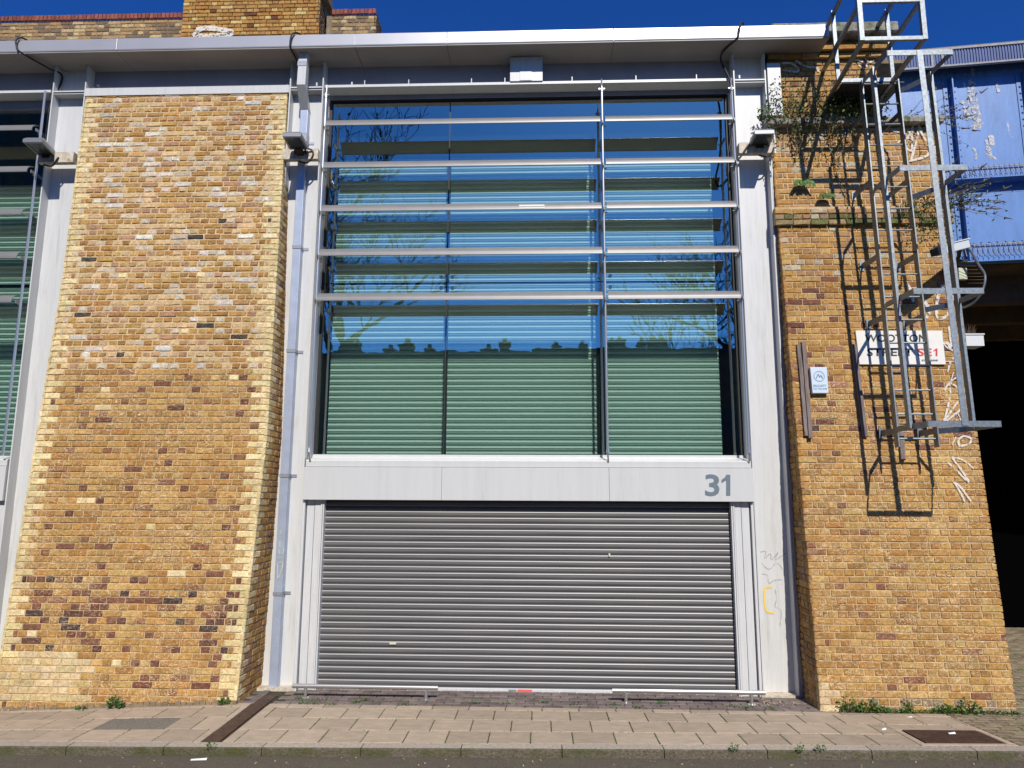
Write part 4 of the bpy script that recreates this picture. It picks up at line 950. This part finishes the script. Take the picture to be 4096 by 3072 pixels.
# ------------------------------------------------------------------ plants
def leaf(m_, p, d, up_, l, w_):
    s = d.cross(up_); s = s.normalized() * w_ / 2 if s.length > 1e-4 else V((w_ / 2, 0, 0)); m_.add([p, p + d * l * .45 + s, p + d * l, p + d * l * .45 - s + up_ * .003], [(0, 1, 2, 3)])
def rv(): return V((random.uniform(-1, 1), random.uniform(-1, 1), random.uniform(-1, 1))).normalized()
def weed(x, y, r, h, n, label, group='weeds along the foot of the walls', lf=.03):
    z = zg(x, y); m_ = MB()
    for k in range(n):
        a = random.uniform(0, 6.28); rr = r * math.sqrt(random.random()); hh = h * (1 - (rr / r) ** 2 * .6) * random.uniform(.25, 1)
        p = V((x + rr * math.cos(a), y - abs(rr * math.sin(a)) * .7, z + hh)); d = V((math.cos(a), math.sin(a) - .3, random.uniform(-.2, .8))).normalized()
        leaf(m_, p, d, rv(), lf * random.uniform(.7, 1.4), lf * random.uniform(.5, .9))
    for k in range(max(3, n // 12)):
        a = random.uniform(0, 6.28); m_.bar((x, y, z - .005), (x + r * .7 * math.cos(a), y - abs(r * .5 * math.sin(a)), z + h * .7), .003, .003)
    return tag(m_.build('weed', M_['leaf']), label, 'weed', group)
def wp(u, v, Y): p = atY(u, v, Y); return p[0]
weed(wp(465, 2825, -.62), -.62, .09, .14, 130, 'leafy weed clump at the foot of the left pier')
weed(wp(900, 2805, -.62), -.62, .055, .10, 60, 'small weed at the left pier corner near the drain cover')
weed(wp(325, 2838, -.64), -.64, .05, .04, 30, 'tiny weed flat against the left pier base')
for u, r, h, l in ((3395, .12, .17, 'biggest bushy weed at the right pier foot, left end'), (3475, .13, .14, 'second bushy weed from the left end of the right pier'), (3530, .07, .07, 'low weed in the gap after the second bushy clump at the right pier'),
                   (3632, .05, .16, 'thin weed climbing the brick in the middle of the right pier foot'), (3770, .11, .11, 'round weed clump right of centre at the right pier foot'), (3873, .12, .17, 'tall bushy weed near the right corner of the right pier')):
    weed(wp(u, 2835, -.53), -.53, r, h, int(900 * r), l)
m_ = MB()
for k in range(900):
    x = random.uniform(3.25, 5.1); r = random.random() ** 2; leaf(m_, V((x, -.52 - r * .05, zg(x, -.52) + random.uniform(0, .03))), V((random.uniform(-1, 1), -.5, random.random())).normalized(), rv(), .022, .014)
tag(m_.build('moss', M_['leaf']), 'green moss and seedlings along the right pier base', 'moss', kind='stuff')
for (u, v, l) in ((2915, 3018, 'weed in the gutter below the right rail'), (3175, 3020, 'small weed at the kerb foot, left of the pair of sprigs'), (3250, 3022, 'small weed at the kerb foot, right of the pair of sprigs'), (845, 3012, 'thin weed sprouting at the kerb below the drain cover end')):
    p = atZ(u, v, -.06); weed(p[0], -1.925, .035, .07, 26, l, 'weeds at the foot of the kerb', .02)
k = 0
ORD = 'first second third fourth fifth sixth seventh eighth ninth tenth eleventh twelfth thirteenth fourteenth fifteenth sixteenth seventeenth eighteenth'.split()
for (u, v) in sorted(((1212, 2815), (1250, 2818), (1325, 2820), (1288, 2800), (1200, 2795), (1615, 2822), (1460, 2805), (2460, 2822), (2650, 2815), (2935, 2828), (2980, 2834), (3082, 2842), (2550, 2833), (1430, 2812), (1900, 2815), (2030, 2818), (2180, 2812), (2300, 2820))):
    p = atZ(u, v, 0); k += 1
    m_ = MB()
    for q in range(30):
        a = random.uniform(0, 6.28); rr = random.random() * .05; leaf(m_, V((p[0] + rr * 1.3 * math.cos(a), p[1] + rr * .5 * math.sin(a), .004 + random.random() * .018)), V((math.cos(a), math.sin(a), .4)).normalized(), rv(), .02, .013)
    tag(m_.build('seedling', M_['leaf']), ORD[k - 1] + ' seedling right of the drain cover between the grey pavers', 'seedling', 'seedlings between the pavers')
# joint moss, countless
m_ = MB()
for q in range(2600):
    r_ = random.choice((0, 1, 2)); y0, y1, ph = ((-1.763, -1.40, -2.862), (-1.40, -1.022, -2.662), (-1.022, -.672, -2.857))[r_]
    x = ph + random.randint(-12, 17) * .397 + random.uniform(-.006, .006); y = y0 + (y1 - y0) * random.random() ** .7
    if x > 4.2: continue
    leaf(m_, V((x, y, zg(x, y) - .004)), V((random.uniform(-1, 1), random.uniform(-1, 1), .3)).normalized(), V((0, 0, 1)), .012, .008)
for q in range(900):
    x = random.uniform(-6, 4.3); y = random.choice((-1.4, -1.022, -.672, -.545, -1.765)) + random.uniform(-.004, .004); leaf(m_, V((x, y, zg(x, y) - .004)), V((random.uniform(-1, 1), random.uniform(-.3, .3), .3)).normalized(), V((0, 0, 1)), .012, .007)
tag(m_.build('joint_moss', M_['leaf']), 'moss in the joints between the paving slabs', 'moss', kind='stuff')
# ivy on the ledge
iv = empty('ivy', (3.6, -.1, 7.15), 'sprawling ivy on the pier ledge beside the white column and hanging over the bricks', 'ivy plant')
m_ = MB(); ms = MB()
for q in range(1500):
    t_ = random.random(); x = 2.86 + 1.62 * random.random() ** 1.15; dens = 1
    h = random.random() ** 1.4 * (.55 if 3.0 < x < 4.1 else .3); y = random.uniform(-.24, .06)
    if x > 3.75 and h > .42 and random.random() < .5: continue
    if x < 3.0: h *= .7; y = random.uniform(-.2, .0)
    p = V((x, y, 7.10 + h)); leaf(m_, p, (rv() + V((0, -.4, -.3))).normalized(), rv(), random.uniform(.025, .055), random.uniform(.015, .032))
for q in range(30):
    x = random.uniform(2.95, 4.1); ln = random.random() ** 2 * .75 + .06; pts = [V((x, -.10, 7.12))]; n = int(ln / .05) + 2
    for k in range(n):
        l_ = pts[-1]; z = l_.z - .05; pts.append(V((l_.x + random.uniform(-.022, .022), min(-.085, rightY(z) - .03 - random.random() * .04), z)))
        for e in range(random.randint(1, 4)): leaf(m_, pts[-1], (rv() + V((0, -.5, -.2))).normalized(), rv(), random.uniform(.02, .05), random.uniform(.015, .028))
    ms.tube(pts, .003, 4)
for q in range(40):
    x = random.uniform(3.1, 4.4); pts = [V((x, random.uniform(-.05, .2), 7.16))]
    for k in range(5): pts.append(pts[-1] + V((random.uniform(-.07, .07), random.uniform(-.06, .02), random.uniform(.02, .12))))
    ms.tube(pts, .004, 4, taper=.002)
pts = [V((3.75, -.09, 7.1))]
for k in range(26):
    z = pts[-1].z - .055; pts.append(V((pts[-1].x + .012 + random.uniform(-.02, .02), rightY(z) - .03, z)))
    if random.random() < .5:
        for e in range(3): leaf(m_, pts[-1], (rv() + V((0, -.4, -.2))).normalized(), rv(), .045, .025)
ms.tube(pts, .005, 5)
part(m_, 'foliage', M_['ivy'], iv); part(ms, 'stems', M_['stem'], iv)
def fern(x, z, s, label):
    y = rightY(z) - .01; m_ = MB()
    for k in range(11):
        a = random.uniform(-1.5, 1.5); l = s * random.uniform(.6, 1); pts = [V((x, y, z)), V((x + math.sin(a) * l * .4, y - .05, z + l * .35)), V((x + math.sin(a) * l * .8, y - .10, z + l * .1 * math.cos(a))), V((x + math.sin(a) * l, y - .10, z - l * .35))]
        pp = smooth_path(pts, 4)
        for i in range(len(pp) - 1):
            w_ = .018 * math.sin(math.pi * (i + 1) / (len(pp) + 1)) + .003; d_ = (pp[i + 1] - pp[i]).normalized(); q_ = d_.cross(V((.2, -1, .2))).normalized() * w_; m_.add([pp[i] - q_, pp[i] + q_, pp[i + 1] + q_, pp[i + 1] - q_], [(0, 1, 2, 3)])
    return tag(m_.build('fern', M_['leaf']), label, 'fern', 'ferns rooted in the brickwork')
p = wall(3203, 745); fern(p[0], p[2], .16, 'larger drooping fern rooted between the bricks above the mossy band')
p = wall(3292, 795); fern(p[0], p[2], .13, 'smaller fern standing on the mossy band of the right pier')
def buddleia(name, base, n, spread, label, hang=0):
    r = empty(name, tuple(base), label, 'shrub'); m_ = MB(); ms = MB(); base = V(base)
    for k in range(n):
        d = V((random.uniform(.1, 1) * spread, random.uniform(-.6, .1), random.uniform(-.25, .45) - hang)).normalized(); l = random.uniform(.25, .8); pts = [base + V((random.uniform(-.25, .2), 0, 0))]
        for i in range(7): pts.append(pts[-1] + (d + V((0, 0, .05 - .06 * i)) + rv() * .22) * l / 7)
        ms.tube(pts, .004, 4, taper=.0015)
        for i in range(1, 8):
            for e in range(3 if random.random() < .8 else 0): leaf(m_, pts[i], (rv() + d * .6).normalized(), rv(), random.uniform(.03, .06), random.uniform(.01, .02))
        if random.random() < .35: ms.tube([pts[-1], pts[-1] + d * .09], .011, 5, taper=.004)
    part(m_, 'foliage', M_['ivy'], r); part(ms, 'stems', M_['stem'], r)
buddleia('buddleia', (5.12, -.02, 5.95), 34, 1.0, 'straggly buddleia bush growing from the mossy band towards the blue girder')
buddleia('buddleia', (5.0, .1, 7.16), 16, .9, 'sparse buddleia sprigs on the stone ledge behind the ladder', 0)
m_ = MB()
for q in range(700):
    x = random.uniform(4.55, 5.2); z = 5.93 + random.random() * .1 - random.random() ** 2 * .55; leaf(m_, V((x, rightY(z) - .04 - random.random() * .06, z)), (rv() + V((0, -.5, -.3))).normalized(), rv(), .035, .02)
tag(m_.build('creeper', M_['ivy']), 'dark creeper hanging on the right corner of the mossy brick band', 'creeper plant')

# ------------------------------------------------------------------ litter
def flat(name, u, v, zc, l, w_, ang, mt, label, cat, group=None):
    p = atZ(u, v, zc); d = V((math.cos(ang), math.sin(ang), 0)); s = V((-math.sin(ang), math.cos(ang), 0)); c0 = V((p[0], p[1], zc + .006))
    m_ = MB(); pts = [c0 - d * l / 2 - s * w_ / 2, c0 + d * l / 2 - s * w_ / 3, c0 + d * l / 2 + s * w_ / 2 + V((0, 0, .01)), c0 - d * l / 2 + s * w_ / 3 + V((0, 0, .004))]
    m_.add(pts + [q - V((0, 0, .004)) for q in pts], [(0, 1, 2, 3), (7, 6, 5, 4), (0, 4, 5, 1), (1, 5, 6, 2), (2, 6, 7, 3), (3, 7, 4, 0)])
    return tag(m_.build(name, mt), label, cat, group)
flat('litter', 795, 3041, -.09, .14, .022, .1, M_['cloth'], 'white paper strip lying in the road gutter', 'litter')
flat('litter', 3640, 2873, 0, .06, .03, .3, M_['cloth'], 'crumpled white scrap on the pavement before the right pier', 'litter')
flat('litter', 3808, 2936, .05, .07, .02, .1, M_['cloth'], 'white scrap lying on the rusty inspection cover', 'litter')
flat('litter', 3536, 2920, .03, .06, .02, .5, M_['cloth'], 'small white scrap left of the rusty inspection cover', 'litter')
m_ = MB()
for q in range(90):
    x = random.uniform(-5.5, 5); y = -1.93 - random.random() * .3; z = zk(x) - .074 + (y + 1.9) * -.02; leaf(m_, V((x, y, z)), V((random.uniform(-1, 1), random.uniform(-1, 1), .2)).normalized(), V((0, 0, 1)), random.uniform(.012, .035), .014)
tag(m_.build('leaf_litter', M_['chip']), 'dead leaf fragments scattered in the road gutter', 'leaf litter', kind='stuff')
m_ = MB()
for q in range(40):
    p = atZ(random.uniform(3040, 3190), 2803 + random.random() * 24, 0); leaf(m_, V((p[0], p[1], .006)), V((random.uniform(-1, 1), random.uniform(-1, 1), .25)).normalized(), V((0, 0, 1)), random.uniform(.015, .045), .018)
tag(m_.build('leaf_litter', M_['chip']), 'dry leaf scraps blown into the corner right of the shutter', 'leaf litter', kind='stuff')

# ------------------------------------------------------------------ across the street (seen reflected in the glazing)
def house(x0, x1, yf, h, chim, label, tall=False):
    r = empty('terraced_house', ((x0 + x1) / 2, yf, 0), label, 'house', 'terraced houses reflected in the glazing')
    w_ = MB().box(x0, x1, yf - 8, yf, -.2, h); part(w_, 'wall', M_['terr'], r)
    rf = part(MB().prism([(yf + .08, h), (yf + .08, h + .16), (yf - 4, h + .18), (yf - 8, h + .16), (yf - 8, h)], x0, x1), 'roof', M_['slate'], r)
    for a, b, z in chim:
        m_ = MB().box(a, b, yf - .9, yf - .2, h, z - .25).box(a - .06, b + .06, yf - .95, yf - .15, z - .25, z - .17)
        nn = max(1, int((b - a) / .28))
        for k in range(nn): xx = a + (k + .5) * (b - a) / nn; m_.tube([(xx, yf - .55, z - .17), (xx, yf - .55, z + .05)], .10, 8, taper=.08)
        part(m_, 'chimney', M_['slate'], rf)
    nx = max(1, int((x1 - x0) / 1.6))
    for zf in (1.0, 4.2):
        for k in range(nx):
            cx_ = x0 + (k + .5) * (x1 - x0) / nx; f_ = part(MB().box(cx_ - .48, cx_ + .48, yf, yf + .05, zf, zf + 1.6), 'window', M_['terr'], r)
            part(MB().box(cx_ - .40, cx_ + .40, yf + .05, yf + .056, zf + .08, zf + 1.52), 'pane', M_['dark'], f_)
    return r
house(-9.2, -4.6, -18, 7.72, [(-7.8, -7.15, 8.55), (-6.1, -5.76, 8.25), (-5.5, -5.08, 8.45)], 'terraced house with three chimneys reflected at the left of the glazing')
house(-4.6, -.2, -18, 7.75, [(-4.58, -4.2, 8.3), (-2.24, -1.7, 8.25), (-1.57, -1.19, 8.52)], 'terraced house reflected near the centre with its tallest chimney right of centre')
house(-.2, 3.9, -18, 7.85, [(.57, .86, 8.35), (1.58, 1.87, 8.4), (2.75, 3.37, 8.6)], 'terraced house reflected right of centre with two slim chimneys')
house(3.9, 8.3, -18, 7.85, [(3.95, 4.2, 8.55), (4.33, 4.99, 8.6)], 'terraced house with a broad chimney reflected at the right end')
bt = empty('apartment_block', (-22, -22, 0), 'dark tall block reflected in the left-hand bay', 'building')
part(MB().box(-32, -14.5, -28, -20, -.2, 21), 'wall', M_['terr'], bt)
for i in range(6):
    for j in range(7): part(MB().box(-31 + i * 2.7, -29.4 + i * 2.7, -20, -19.96, 1.2 + j * 2.8, 2.8 + j * 2.8), 'window', M_['dark'], bt)
def tree(x, y, h, label, seed):
    rr = random.Random(seed); r = empty('bare_tree', (x, y, 0), label, 'tree', 'bare trees reflected in the glazing'); mt_ = MB(); mb_ = MB()
    def grow(p, d, l, rad, lev):
        pts = [p]; 
        for i in range(4): d = (d + V((rr.uniform(-1, 1), rr.uniform(-1, 1), rr.uniform(-.4, .9))) * .16).normalized(); pts.append(pts[-1] + d * l / 4)
        (mt_ if lev == 0 else mb_).tube(pts, max(rad, .016), 6 if lev < 2 else 3, taper=max(rad * .6, .012))
        if lev < 5:
            for k in range((5, 5, 4, 4, 3)[lev]):
                i = rr.randint(1, 4); nd = (d * .7 + V((rr.uniform(-1, 1), rr.uniform(-1, 1), rr.uniform(-.1, .8)))).normalized(); grow(pts[i], nd, l * rr.uniform(.5, .72), rad * .5, lev + 1)
    grow(V((x, y, 0)), V((0, 0, 1)), h * .42, .22, 0)
    part(mt_, 'trunk', M_['bark'], r); part(mb_, 'crown', M_['bark'], r)
tree(-9.0, -21.5, 21, 'bare tree reflected at the left edge of the glazing', 5)
tree(8.6, -21.5, 21, 'bare tree reflected at the right edge of the glazing', 9)
